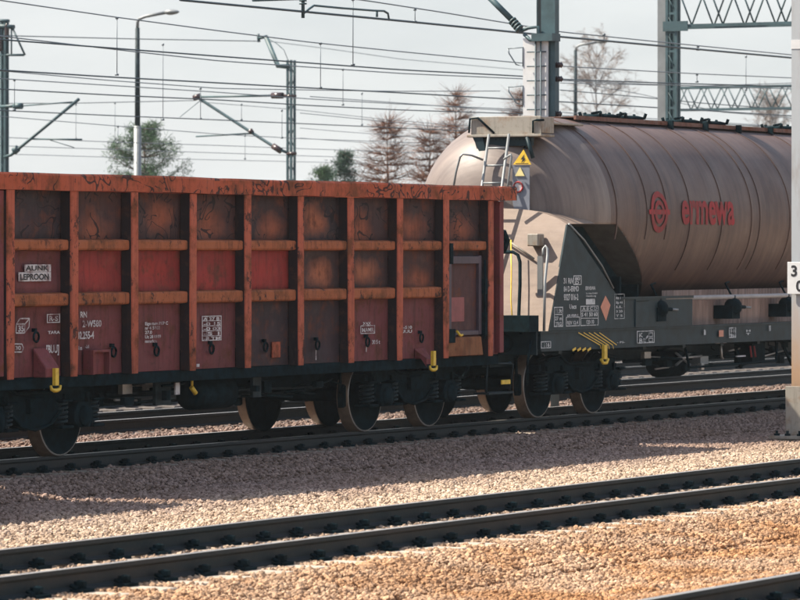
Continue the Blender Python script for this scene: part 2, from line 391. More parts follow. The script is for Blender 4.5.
def scatter(ya, yb, dens, r0, r1, m0=-70, m1=880):
    pts = []; rad = []
    y = ya
    while y < yb:
        h = .5; a, b = xrange_for(y + .25, m0, m1); n_ = int((b - a) * h * dens)
        px_ = rng.uniform(a, b, n_); py_ = rng.uniform(y, min(y + h, yb), n_)
        zz = np.array([zb(v) for v in py_]); r_ = r0 + (r1 - r0) * rng.beta(1.7, 2.6, n_)
        pts.append(np.stack([px_, py_, zz + rng.uniform(-.012, .022, n_)], 1)); rad.append(r_); y += h
    return np.concatenate(pts), np.concatenate(rad)
def off_rails(p, r, lo=.10):
    keep = np.ones(len(p), bool)
    for c in TR:
        for s_ in (-.755, .755):
            keep &= ~(np.abs(p[:, 1] - (c + s_)) < lo)
        k = (p[:, 0] - 10.0) % .6          # keep the sleeper tops mostly clear
        on = (np.abs(k - .3) < .13) & (np.abs(p[:, 1] - c) < 1.28)
        keep &= ~(on & (rng.uniform(0, 1, len(p)) < .93))
    return p[keep], r[keep]
p_, r_ = off_rails(*scatter(9.0, 16.6, 1250, .011, .037))
stones('ballast_gravel', 'rust-tinted crushed stone in the foreground below the near track', p_, r_, 1)
p_, r_ = off_rails(*scatter(16.6, 25.6, 700, .014, .040))
stones('ballast_gravel', 'pale and greyish crushed stone between the near track and the train', p_, r_, 2)
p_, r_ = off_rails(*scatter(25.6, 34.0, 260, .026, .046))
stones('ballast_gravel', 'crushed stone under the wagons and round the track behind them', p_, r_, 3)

# ------------------------------------------------------------------ tracks
def rail_profile(yc):
    p = [(-.036, 0), (.036, 0), (.037, -.03), (.03, -.042), (.009, -.05), (.009, -.135), (.03, -.148), (.072, -.156), (.072, -.168),
         (-.072, -.168), (-.072, -.156), (-.03, -.148), (-.009, -.135), (-.009, -.05), (-.03, -.042), (-.037, -.03)]
    return [(yc + a, b) for a, b in p]
def track(yc, xa, xb, label, conc, fast):
    t_ = thing('railway_track', label, 'railway track', (10, yc, 0), 'parallel railway tracks of the yard')
    for s_ in (-1, 1):
        y = yc + s_ * .755
        m = MB(); m.prism(rail_profile(y), 'x', -40, 400)
        m.mi[2] = 1; m.build('rail', [M['rail'], M['railhead']], t_)
    def sl(m):
        x = xa; m.prism([(x - .14, -.36), (x + .14, -.36), (x + .11, -.172), (x - .11, -.172)], 'y', yc - 1.25, yc + 1.25)
    first = one('sleeper', M['concrete'] if conc else M['sleeperdark'], t_, sl, at=(xa, yc, -.2), bevel=.01)
    if fast:
        def fs(y, s_):
            def fn(m):
                m.cbox(xa, y + s_ * .11, -.160, .19, .10, .028); m.tube([(xa, y + s_ * .095, -.17), (xa, y + s_ * .095, -.085)], .022, 7)
                m.lathe([(0.0, .0), (.048, 0), (.048, .032), (0, .034)], (xa, y + s_ * .095, -.125), 'z', 6, smooth=False)
                m.tube([(xa - .05, y + s_ * .11, -.145), (xa - .05, y + s_ * .05, -.125), (xa + .05, y + s_ * .05, -.125), (xa + .05, y + s_ * .11, -.145)], .017, 5)
            return fn
        for y in (yc - .755, yc + .755):
            for s_ in (-1, 1): one('rail_fastening', M['under'], first, fs(y, s_))
    n_ = int((xb - xa) / .6)
    for i in range(1, n_): dup(first, (i * .6 + random.uniform(-.012, .012), random.uniform(-.015, .015), 0))
    return t_
track(11.0, 12.3, 40, 'nearest track, only its far rail cutting the bottom right corner', True, True)
track(17.40, 22.3, 62.0, 'empty foreground track with both dark rails running across the pale ballast', True, True)
track(26.65, 30.3, 78, 'track carrying the red wagon and the brown tank wagon', True, True)
track(31.4, 38.3, 90, 'empty track directly behind the train, seen below the wagons', False, False)
track(36.2, 46.3, 96, 'second empty track behind the train, glimpsed under the wagon bodies', False, False)
track(41.0, 52.3, 108, 'third empty track behind the train, farthest of the tracks', False, False)

# ------------------------------------------------------------------ bogie
WM = [M['under'], M['tread'], M['steel']]
def helix(m, c, r, h, turns, wr):
    pts = [(c[0] + r * math.cos(2 * math.pi * t_), c[1] + r * math.sin(2 * math.pi * t_), c[2] + h * t_ / turns) for t_ in np.linspace(0, turns, turns * 9)]
    m.tube(pts, wr, 5)
def bogie(parent, xc, yc, hw=.9):
    at = (xc, yc, 0)
    m = MB()
    for s_ in (-1, 1):
        y = yc + s_ * 1.0; ya, yb = y - .05, y + .05
        top = [(-1.15, .80), (-.72, .86), (-.4, .74), (.4, .74), (.72, .86), (1.15, .80)]
        bot = [(1.15, .60), (1.0, .62), (.66, .66), (.48, .50), (.30, .38), (0, .33), (-.30, .38), (-.48, .50), (-.66, .66), (-1.0, .62), (-1.15, .60)]
        m.prism([(xc + a, b) for a, b in top + bot], 'y', ya, yb)
        # flanges round the cast frame
        for q in (-.07, .07):
            m.tube([(xc + a, y + q * s_, b) for a, b in bot[2:-2]], .022, 5)
            m.tube([(xc + a, y + q * s_, b) for a, b in top], .022, 5)
        for e in (-1, 1):
            for k in (.62, 1.10):      # horn guides
                m.cbox(xc + e * k, y, .56, .07, .16, .32)
        m.cbox(xc, y, .60, .34, .22, .16)
    m.box(xc - .2, xc + .2, yc - 1.0, yc + 1.0, .55, .76); m.tube([(xc, yc, .7), (xc, yc, .98)], .22, 16)
    for e in (-1, 1): m.box(xc + e * 1.2 - .04, xc + e * 1.2 + .04, yc - 1.0, yc + 1.0, .62, .74)
    b = m.build('bogie', M['under'], parent, at)
    ws = []
    for e in (-1, 1):
        xw = xc + e * hw
        one('axle', M['under'], b, lambda m: m.tube([(xw, yc - 1.1, .46), (xw, yc + 1.1, .46)], .085, 12))
        for s_ in (-1, 1):
            prof = [(.0, -.06), (.13, -.06), (.15, -.02), (.34, 0), (.40, -.05), (.445, -.065), (.462, -.06), (.462, .06), (.49, .075), (.49, .09), (.40, .09), (.36, .04), (.15, .05), (.12, .09), (0, .09)]
            prof = [(r__, -t__ * s_ ) if s_ > 0 else (r__, t__) for r__, t__ in prof]
            mats = [0, 0, 0, 0, 0, 2, 1, 1, 1, 0, 0, 0, 0, 0]
            one('wheel', WM, b, lambda m: m.lathe(prof, (xw, yc + s_ * .76, .46), 'y', 40, mats))
            def axb(m):
                y = yc + s_ * 1.02
                m.prism([(xw - .2, .40), (xw - .13, .33), (xw + .13, .33), (xw + .2, .40), (xw + .2, .50), (xw + .12, .62), (xw - .12, .62), (xw - .2, .50)], 'y', y - .12, y + .12)
                m.lathe([(0, s_ * .05), (.09, s_ * .05), (.12, s_ * .03), (.12, 0)], (xw, y + s_ * .12, .46), 'y', 14)
                for u in (-1, 1):
                    m.cbox(xw + u * .33, y, .345, .24, .24, .035)
                    m.cbox(xw + u * .33, y, .64, .22, .24, .03)
                for u in (-.08, .08):
                    for w in (-.08, .08): m.cbox(xw + u, y + s_ * .14, .46 + w, .03, .03, .03)
            one('axle_box', M['under'], b, axb, bevel=.008)
            for u in (-1, 1):
                def spg(m):
                    helix(m, (xw + u * .33, yc + s_ * 1.02, .37), .085, .25, 5, .017)
                    helix(m, (xw + u * .33, yc + s_ * 1.02, .37), .05, .25, 6, .012)
                one('spring', M['under_lt'], b, spg)
            for u in (-1, 1):   # brake blocks
                one('brake_block', M['under'], b, lambda m: (m.prism([(xw + u * .475, .34), (xw + u * .54, .32), (xw + u * .56, .46), (xw + u * .54, .62), (xw + u * .475, .6)], 'y', yc + s_ * .76 - .04, yc + s_ * .76 + .04), m.tube([(xw + u * .55, yc + s_ * .76, .5), (xw + u * .57, yc + s_ * .76, .85)], .022, 5)))
    return b

def buffer_(parent, x, d, y, r=.19):
    """x = headstock face, d = +-1 outward direction"""
    def fn(m):
        m.lathe([(0, 0), (.13, 0), (.13, d * .30), (.10, d * .30), (.10, d * .55), (r, d * .57), (r + .02, d * .60), (0, d * .615)], (x, y, 1.06), 'x', 24)
        m.cbox(x + d * .01, y, 1.06, .03, .34, .32)
    return one('buffer', M['under'], parent, fn)
def hosepipe(parent, x, d, y, name='brake_hose'):
    def fn(m):
        m.tube([(x, y, .98), (x + d * .12, y, .95), (x + d * .22, y, .85), (x + d * .26, y, .68), (x + d * .36, y + .04, .56), (x + d * .46, y + .1, .62)], .028, 7)
    return one(name, M['under'], parent, fn)

# ------------------------------------------------------------------ red open wagon
YC = 26.65
XE0, XE1 = 38.12, 51.04; PITCH = 1.2965; XP = [38.925 + PITCH * k for k in range(10)]
W = thing('open_wagon', 'rust-red open wagon with orange ribs and scribbled top rail, the wagon filling the left', 'railway wagon', (44.58, YC, 0), 'wagons of the train on the third track')
def rimf(m):
    # long top rail: chamfered box with dents
    N = 90; prof = [(-1.475, 2.99), (-1.475, 3.155), (-1.455, 3.178), (-1.25, 3.178), (-1.25, 2.99)]
    for sg in (-1, 1):
        vs = []; ph = random.uniform(0, 9)
        for i in range(N + 1):
            x = 37.90 + (51.30 - 37.90) * i / N
            dz = .004 * math.sin(x * 1.3 + ph) + .002 * math.sin(x * 4.1 + ph) + (random.random() < .12) * random.uniform(-.009, .002); dy = .012 * math.sin(x * 2.3 + 1) + .008 * math.sin(x * 6.7)
            for a, b in prof: vs.append((x, YC - sg * (a + (dy if a < -1.4 else 0)), b + dz))
        n_ = len(prof); fs = [(i * n_ + k, i * n_ + (k + 1) % n_, (i + 1) * n_ + (k + 1) % n_, (i + 1) * n_ + k) for i in range(N) for k in range(n_)]
        fs += [tuple(range(n_)), tuple(N * n_ + k for k in range(n_))]
        m.add(vs, fs)
    for xa, xb in ((37.90, 38.12), (51.04, 51.30)): m.box(xa, xb, YC - 1.25, YC + 1.25, 2.99, 3.175)
one('top_rail', M['rim'], W, rimf)
# posts (hat section), shared mesh
def postf(sg, x):
    def fn(m):
        y0, y1 = YC + sg * 1.325, YC + sg * 1.455
        for (za, zb_, wa, wb) in ((1.30, 2.985, .080, .080), (.925, 1.30, .066, .080)):
            vs = []
            for z, w in ((za, wa), (zb_, wb)):
                vs += [(x - w - .012, y0, z), (x - w, y1 - sg * .012, z), (x - w + .012, y1, z), (x + w - .012, y1, z), (x + w, y1 - sg * .012, z), (x + w + .012, y0, z)]
            m.add(vs, [(i, i + 1, i + 7, i + 6) for i in (1, 2, 3)] + [(0, 1, 2, 3, 4, 5), (6, 7, 8, 9, 10, 11)])
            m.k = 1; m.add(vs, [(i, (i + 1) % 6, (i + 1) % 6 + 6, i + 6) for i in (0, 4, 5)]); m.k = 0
    return fn
ZR = [(.935, 1.705), (1.86, 2.32), (2.455, 2.985)]; ZB = [(1.705, 1.86), (2.32, 2.455)]
Wd = PITCH - .176
def panf(sg, x, z0, z1):
    D_ = [(random.random(), random.random(), random.uniform(.08, .3), random.uniform(-.018, .006)) for _ in range(5)]
    def fn(m):
        nx_, nz_ = 16, 10; vs = []
        for j in range(nz_ + 1):
            for i in range(nx_ + 1):
                u, w = i / nx_, j / nz_
                e = min(u, 1 - u) * 8; f_ = min(w, 1 - w) * 6; b = min(1, e) * min(1, f_)
                y = YC + sg * (1.318 + .014 * b - .010 * math.sin(math.pi * u) * math.sin(math.pi * w) + .004 * math.sin(9 * u + z0 * 3) * math.sin(7 * w))
                y += sg * b * sum(a_ * math.exp(-((u - cu) ** 2 + (w - cw) ** 2) / (2 * r_ * r_)) for cu, cw, r_, a_ in D_)
                vs.append((x + .082 + u * (PITCH - .164), y, z0 + w * (z1 - z0)))
        m.add(vs, [(j * (nx_ + 1) + i, j * (nx_ + 1) + i + 1, (j + 1) * (nx_ + 1) + i + 1, (j + 1) * (nx_ + 1) + i) for j in range(nz_) for i in range(nx_)], True)
    return fn
RED = (.33, .040, .032); MAR = (.19, .055, .057); BRN = (.25, .078, .042); DRK = (.060, .036, .040); ORB = (.34, .115, .058)
rowcol = {0: [(MAR, .25), (MAR, .2), (MAR, .15), (MAR, .3), (DRK, .8), (DRK, .6), (MAR, .2), (MAR, .2), (MAR, .3)],
          1: [(MAR, .35), (RED, .35), (RED, .30), (RED, .30), (RED, .25), (ORB, .95), (ORB, .95), (BRN, .85), (DRK, .7)],
          2: [(DRK, .8), (BRN, .85), (BRN, .9), (BRN, .85), (BRN, .95), (ORB, 1.0), (BRN, .9), (BRN, .9), (BRN, .95)]}
for sg in (-1, 1):
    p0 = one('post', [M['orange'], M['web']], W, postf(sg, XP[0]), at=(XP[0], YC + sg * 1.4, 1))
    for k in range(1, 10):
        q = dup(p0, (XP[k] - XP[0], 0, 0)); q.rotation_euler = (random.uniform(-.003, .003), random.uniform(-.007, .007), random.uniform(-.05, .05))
    for bi, (za, zb_) in enumerate(ZB):
        def bandf(m):
            m.prism([(YC + sg * 1.32, za), (YC + sg * 1.415, za + .012), (YC + sg * 1.425, za + .03), (YC + sg * 1.425, zb_ - .03), (YC + sg * 1.415, zb_ - .012), (YC + sg * 1.32, zb_)], 'x', XP[0] + .088, XP[1] - .088)
        b0 = one('cross_rail', M['band'], W, bandf, at=(XP[0], YC + sg * 1.4, za))
        for k in range(1, 9):
            if k == 8 and bi == 0: continue
            dup(b0, (PITCH * k, 0, 0))
    for r_i, (za, zb_) in enumerate(ZR):
        for k in range(9):
            q = one('side_panel', M['panel_scr'] if r_i == 2 else M['panel'], W, panf(sg, XP[0] + PITCH * k, za, zb_), at=(XP[0] + PITCH * k, YC + sg * 1.32, za))
            cc, al = rowcol[r_i][k]; q.color = (*cc, al)
    # structural corner posts and end strips
    for xa, xb in ((XE0, XP[0] - .09), (XP[9] + .09, XE1)):
        one('corner_post', M['maroon'], W, lambda m: (m.box(xa, xb, YC + sg * 1.30, YC + sg * 1.335, .94, 2.99), m.box(xa + .03, xa + .10, YC + sg * 1.335, YC + sg * 1.40, .96, 2.98), m.box(xb - .12, xb, YC + sg * 1.335, YC + sg * 1.42, .96, 2.98)), bevel=.006)
# inner walls, floor, ends with ribs
one('body_shell', M['maroon'], W, lambda m: (m.box(XE0, XE1, YC - 1.24, YC - 1.22, 1.16, 2.99), m.box(XE0, XE1, YC + 1.22, YC + 1.24, 1.16, 2.99), m.box(XE0, XE1, YC - 1.215, YC + 1.215, 1.16, 1.24)))
for xx, s_ in ((XE0, -1), (XE1, 1)):
    one('end_wall', M['maroon'], W, lambda m: (m.box(min(xx, xx - s_ * .04), max(xx, xx - s_ * .04), YC - 1.262, YC + 1.262, 1.25, 2.985), [m.box(min(xx, xx + s_ * .12), max(xx, xx + s_ * .12), YC + k * .62 - .07, YC + k * .62 + .07, 1.0, 2.985) for k in (-1.9, -1, 0, 1, 1.9)], [m.box(min(xx, xx + s_ * .09), max(xx, xx + s_ * .09), YC - 1.2, YC + 1.2, z, z + .12) for z in (1.7, 2.3)]), bevel=.005)
# sill and underframe
one('underframe', M['under'], W, lambda m: ([m.box(XE0, XE1, YC + s_ * 1.29 - .05, YC + s_ * 1.29 + .05, .80, .93) for s_ in (-1, 1)],
    [m.box(XE0, XE1, YC + s_ * .55 - .06, YC + s_ * .55 + .06, .78, 1.15) for s_ in (-1, 1)],
    [m.box(x - .06, x + .06, YC - 1.25, YC + 1.25, .86, 1.15) for x in np.arange(XE0 + .2, XE1, 1.29)],
    m.box(XE0, XE0 + .14, YC - 1.3, YC + 1.3, .80, 1.22), m.box(XE1 - .14, XE1, YC - 1.3, YC + 1.3, .80, 1.22),
    m.prism([(XE0 + 3.3, .80), (XE0 + 3.9, .60), (XE1 - 3.9, .60), (XE1 - 3.3, .80)], 'y', YC - .60, YC - .50),
    m.prism([(XE0 + 3.3, .80), (XE0 + 3.9, .60), (XE1 - 3.9, .60), (XE1 - 3.3, .80)], 'y', YC + .50, YC + .60)), bevel=.006)
bogie(W, 40.02, YC); bogie(W, 49.13, YC)
for y in (YC - .875, YC + .875):
    buffer_(W, XE0, -1, y); buffer_(W, XE1, 1, y)
# brake gear between the bogies
one('air_tank', M['under'], W, lambda m: m.lathe([(0, -.5), (.14, -.49), (.19, -.42), (.19, .42), (.14, .49), (0, .5)], (44.0, YC - .95, .62), 'x', 20))
one('brake_cylinder', M['under'], W, lambda m: m.lathe([(0, -.25), (.17, -.25), (.17, .15), (.12, .22), (.04, .22), (.04, .7), (0, .7)], (45.6, YC - .2, .66), 'x', 18))
one('brake_rigging', M['under_lt'], W, lambda m: (m.tube([(42.0, YC - .35, .52), (47.2, YC - .35, .52)], .022, 6), m.tube([(42.0, YC - .75, .66), (47.2, YC - .75, .60)], .018, 6),
    m.tube([(46.3, YC - .35, .52), (46.3, YC + .3, .62)], .03, 6), m.tube([(43.0, YC - .35, .52), (43.0, YC + .3, .62)], .03, 6), m.box(42.55, 42.9, YC - 1.1, YC - 1.06, .52, .80), m.box(44.75, 44.95, YC - 1.15, YC - 1.11, .55, .80),
    m.tube([(47.2, YC - .35, .52), (48.0, YC - .35, .60)], .022, 6), m.tube([(42.0, YC - .35, .52), (41.3, YC - .35, .6)], .022, 6)))
def lever(m):
    p = P(192, 392, YC - 1.2)
    m.tube([(p[0], YC - 1.2, .82), (p[0], YC - 1.2, .72)], .018, 6); m.tube([(p[0] - .02, YC - 1.2, .72), (p[0] + .05, YC - 1.22, .64)], .03, 7)
one('brake_changeover_lever', M['yellow'], W, lever)
one('changeover_plate', M['white'], W, lambda m: m.box(*(lambda p: (p[0] - .05, p[0] + .05))(P(177, 390, YC - 1.2)), YC - 1.21, YC - 1.19, .64, .78))
def clutter(m, x0, x1, seed, z0, z1, n_):
    R_ = random.Random(seed)
    for _ in range(n_):
        x = R_.uniform(x0, x1); y = YC - R_.uniform(.7, 1.2); z = R_.uniform(z0, z1)
        if R_.random() < .6: m.tube([(x, y, z), (x + R_.uniform(.2, .7), y, z + R_.uniform(-.06, .06))], R_.uniform(.010, .02), 5)
        else: m.cbox(x, y, z, R_.uniform(.05, .22), .06, R_.uniform(.05, .2))
for k_ in range(30): one('fitting', M['under'], W, lambda m: clutter(m, 41.6, 47.2, 300 + k_, .55, .80, 1))
for k_ in range(5): one('worn_fitting', M['steel'], W, lambda m: clutter(m, 41.8, 43.6, 400 + k_, .60, .78, 1))
# tie rings on the lower panels
def ringf(x, z):
    def fn(m):
        m.tube([(x + .085 * math.cos(a), YC - 1.36 + .02 * math.cos(a), z + .055 * math.sin(a)) for a in np.linspace(0, 2 * math.pi, 13)], .013, 5); m.cbox(x, YC - 1.335, z + .075, .05, .04, .04)
    return fn
r0 = None
for k, px, py in ((0, 35.5, 337), (1, 113, 352), (2, 156, 351), (3, 211, 349), (4, 265, 347), (5, 317, 345), (6, 367, 342), (7, 421, 338)):
    p = P(px, py, YC - 1.35)
    if r0 is None: r0 = one('tie_ring', M['under'], W, ringf(p[0], p[2]), at=(p[0], YC - 1.35, p[2])); q0 = p
    else: dup(r0, (p[0] - q0[0], 0, p[2] - q0[2]))
# rope brackets with yellow hooks, chute step, small plates
for px in (36, 417):
    p = P(px, 350, YC - 1.36); x = p[0]
    zt = P(px, 348, YC - 1.45)[2]; zc = P(px + 5, 364, YC - 1.45)[2]
    def brk(m):
        for (xa, xb) in ((x - .02, x + .26),):
            m.prism([(YC - 1.33, zt), (YC - 1.50, zt - .22), (YC - 1.50, .93), (YC - 1.33, .93)], 'x', xa, xb)
    one('hook_bracket', M['maroon'], W, brk, bevel=.01)
    def hk(m):
        xx, y = x + .15, YC - 1.52
        m.box(xx - .035, xx + .035, y - .02, y + .02, .84, 1.03)
        m.tube([(xx - .10, y, .84), (xx - .085, y, .80), (xx - .03, y, .785), (xx + .03, y, .785), (xx + .085, y, .80), (xx + .10, y, .84)], [.014, .02, .024, .024, .02, .014], 7)
    one('rope_hook', M['yellow'], W, hk)
pa, pb = P(92, 350, YC - 1.45), P(108, 374, YC - 1.45)
one('step_box', M['maroon'], W, lambda m: (m.box(pa[0], pa[0] + .03, YC - 1.47, YC - 1.33, pb[2], pa[2]), m.box(pb[0], pb[0] + .03, YC - 1.47, YC - 1.33, pb[2], pa[2]), m.box(pa[0] + .03, pb[0], YC - 1.47, YC - 1.33, pa[2] - .03, pa[2]), m.box(pa[0] + .03, pb[0], YC - 1.40, YC - 1.33, pb[2], pa[2] - .03)), bevel=.004)
pl = P(272, 342, YC - 1.345); one('patch_plate', M['orange'], W, lambda m: m.box(pl[0], pl[0] + .20, YC - 1.352, YC - 1.335, pl[2] - .19, pl[2]), bevel=.004)
# door in the last bay
yd = YC - 1.33; dx0, dx1 = XP[8] + .18, XP[9] - .20
def P2(px, py): return P(px, py, yd)
dz1 = P2(465, 260)[2]; dz0 = P2(465, 335)[2]
d_ = one('door', m_rustpaint('dark_door_paint', (.085, .040, .040), amount=.3), W, lambda m: m.box(dx0, dx1, yd - .03, yd, dz0, dz1), bevel=.004)
one('door_frame', M['purple'], d_, lambda m: (m.box(dx0 - .02, dx0 + .06, yd - .075, yd, dz0, dz1 + .06), m.box(dx1 - .06, dx1 + .02, yd - .075, yd, dz0, dz1 + .06), m.box(dx0 + .06, dx1 - .06, yd - .085, yd, dz1 - .05, dz1 + .05), m.box(dx0 + .06, dx1 - .06, yd - .07, yd, dz0, dz0 + .06)), bevel=.006)
one('door_patch', m_simple('faded_red_patch', (.25, .065, .065), .6, 0, .2, 8), d_, lambda m: m.box(dx0 + .10, dx0 + .50, yd - .037, yd - .02, dz0 + .18, dz0 + .50), bevel=.003)
one('door_latch', M['under'], d_, lambda m: (m.box(dx1 + .03, dx1 + .10, yd - .12, yd, 1.75, 1.95), m.box(dx1 + .04, dx1 + .09, yd - .12, yd, 1.2, 1.5), m.tube([(dx1 + .06, yd - .1, 1.15), (dx1 + .06, yd - .1, 2.2)], .018, 6), m.box(dx0 - .1, dx0 - .02, yd - .14, yd, dz1 - .05, dz1 + .22), m.box(dx0 - .1, dx0 + .08, yd - .12, yd, 1.12, 1.30)))
one('latch_handle', M['yellow'], d_, lambda m: m.tube([(dx0 + .12, yd - .12, 1.27), (dx0 + .2, yd - .13, 1.21), (dx0 + .26, yd - .13, 1.22)], .018, 6))
one('door_sill', M['ochre'], W, lambda m: m.prism([(XP[8] + .10, .94), (XP[9] - .16, .94), (XP[9] - .22, 1.19), (XP[8] + .30, 1.19), (XP[8] + .10, 1.10)], 'y', YC - 1.42, YC - 1.345), bevel=.01)
# shunter's step and hand rails at the right end, coupling
def stepf(m):
    xa, xb = P(487, 364, YC - 1.25)[0], P(513, 364, YC - 1.25)[0]; y = YC - 1.25
    m.tube([(xa, y, .82), (xa - .02, y, .42)], .016, 6); m.tube([(xb - .12, y, .82), (xb, y, .78), (xb - .1, y, .42)], .016, 6); m.tube([(xa, y, .81), (xb - .05, y, .80)], .014, 6)
    m.box(xa - .04, xb - .08, y - .05, y + .18, .40, .425)
one('shunter_step', M['under_lt'], W, stepf)
p = P(504, 382, YC - 1.3); one('step_marker', M['yellow'], W, lambda m: m.box(p[0] - .12, p[0] + .14, YC - 1.33, YC - 1.31, p[2] - .03, p[2] + .03), bevel=.004)
one('coupling', M['under'], W, lambda m: (m.box(XE1, XE1 + .3, YC - .06, YC + .06, .96, 1.14), m.tube([(XE1 + .3, YC, 1.05), (XE1 + .42, YC, .98), (XE1 + .55, YC, .80), (XE1 + .70, YC, .95), (XE1 + .85, YC, 1.04)], .035, 7)))
hosepipe(W, XE1, 1, YC - .45); hosepipe(W, XE0, -1, YC - .45)
def grab(m):
    a = P(488, 364, YC - 1.36)
    m.tube([P(503, 232, YC - 1.2), P(507, 241, YC - 1.2), P(503, 250, YC - 1.2)], .05, 7)
one('end_bracket', M['under'], W, grab)

# --- lettering on the red wagon (flat stencil)
yl = YC - 1.350
class Stencil:
    def __init__(s): s.m = MB()
    def t(s, txt, px, py, hpx, wpx=None, Y=yl):
        a = P(px, py + hpx, Y); z1 = P(px, py, Y)[2]; h = z1 - a[2]
        vs, fs = text_mesh(txt, h / .72); w = max(v[0] for v in vs)
        sx = (P(px + wpx, py, Y)[0] - a[0]) / w if wpx else 1.0
        s.m.add([(a[0] + u * sx, Y, a[2] + v) for u, v in vs], fs); return s
    def r(s, px0, py0, px1, py1, th=.9, Y=yl):     # outline rectangle
        a = P(px0, py1, Y); b = P(px1, py1, Y); z0 = a[2]; z1 = P(px0, py0, Y)[2]; q = .012 * th
        for (xa, xb, za, zz) in ((a[0], b[0], z0, z0 + q), (a[0], b[0], z1 - q, z1), (a[0], a[0] + q * 1.5, z0 + q, z1 - q), (b[0] - q * 1.5, b[0], z0 + q, z1 - q)):
            s.m.add([(xa, Y, za), (xb, Y, za), (xb, Y, zz), (xa, Y, zz)], [(0, 1, 2, 3)])
        return s
    def fill(s, px0, py0, px1, py1, Y=yl):
        a = P(px0, py1, Y); b = P(px1, py1, Y); z1 = P(px0, py0, Y)[2]
        s.m.add([(a[0], Y, a[2]), (b[0], Y, a[2]), (b[0], Y, z1), (a[0], Y, z1)], [(0, 1, 2, 3)]); return s
    def line(s, px0, py0, px1, py1, w=.014, Y=yl):
        a = Vector(P(px0, py0, Y)); b = Vector(P(px1, py1, Y)); d = (b - a).normalized(); n_ = Vector((-d.z, 0, d.x)) * w / 2
        s.m.add([a - n_, b - n_, b + n_, a + n_], [(0, 1, 2, 3)]); return s
    def done(s, parent, mat='white', name='lettering'): return s.m.build(name, M[mat], parent)
s = Stencil(); s.fill(24.5, 264.5, 51, 271.8).fill(18.5, 272.3, 51, 281.5).done(W, 'white', 'stencil_patch')
s = Stencil(); s.t('AUNK', 26, 265.6, 5, 23, yl - .004).t('LEPROON', 20, 273.8, 6, 29, yl - .004).done(W, 'black')
s = Stencil()
s.line(16, 333, 16.5, 324).line(16.5, 324, 25, 324).line(25, 324, 24.5, 333).line(24.5, 333, 16, 333).line(16.5, 324, 20, 318.5).line(20, 318.5, 29.5, 318.5).line(29.5, 318.5, 25, 324).line(29.5, 318.5, 29, 327).line(29, 327, 24.5, 333).t('35', 18, 325.5, 6, 6)
s.r(47, 314, 60, 323).t('R-S', 49, 316, 5, 9).t('TARA', 48, 331, 3, 12).t('[BUU]', 46, 345, 8, 13)
s.line(14, 344, 22, 344).line(22, 344, 23.5, 348).line(23.5, 348, 22, 352).line(22, 352, 14, 352).line(14, 352, 14, 348).t('30', 15, 346, 4, 6)
s.done(W)
s = Stencil(); s.t('RN', 80, 311.5, 6, 7).t('2-W580', 82.5, 320.5, 6.5, 19).t('02.255-4', 77, 331.5, 7.5, 17).t('61 m', 77, 346, 4, 5).t('-21', 85, 345, 3, 4).done(W)
s = Stencil()
for i, w in enumerate(((23, 'Eigentum PKP C'), (15, 'nr 4 5102'), (7, '27.0'), (16, 'Uz 28 0109'), (12, 'mmrkm'))): s.t(w[1], 145, 322 + i * 4.4, 3.2, w[0])
s.done(W)
s = Stencil(); s.r(202, 316, 221.5, 341)
for i in range(1, 5): s.line(202, 316 + i * 5, 221.5, 315.6 + i * 5, .008)
s.line(207, 316, 207, 341, .01)
for i in range(5): s.t(('A 37 B', '-0 15', '-0 03', '-5 1', '-8 TM')[i], 203.5, 317.4 + i * 4.9, 3.2, (16, 17, 17, 16, 17)[i])
s.done(W)
s = Stencil(); s.t('XAX', 363, 322, 3, 8).r(360.5, 325.5, 375, 334).t('MAMR', 362, 328, 4, 12).t('30.5 t', 372, 340, 4, 8).line(366.5, 346, 366.3, 352, .02).done(W)
s = Stencil(); s.t('5-510', 401, 326, 3, 11).t('UUU', 401, 330, 3, 11).done(W)
s = Stencil(); s.line(67, 368.5, 75, 368, .02).line(71, 366, 71, 371, .02).line(316, 350, 316, 360, .02).fill(196.5, 364, 199.5, 367).done(W, 'white', 'chalk_mark')

# the wagon ahead of it, just outside the frame on the left (its gap throws the strip of light)
GAPX = 14.13
W2 = dup(W, (-GAPX, 0, 0)); W2.name = 'open_wagon'
W2['label'] = 'second rust-red open wagon coupled on the left, cut off by the left edge'

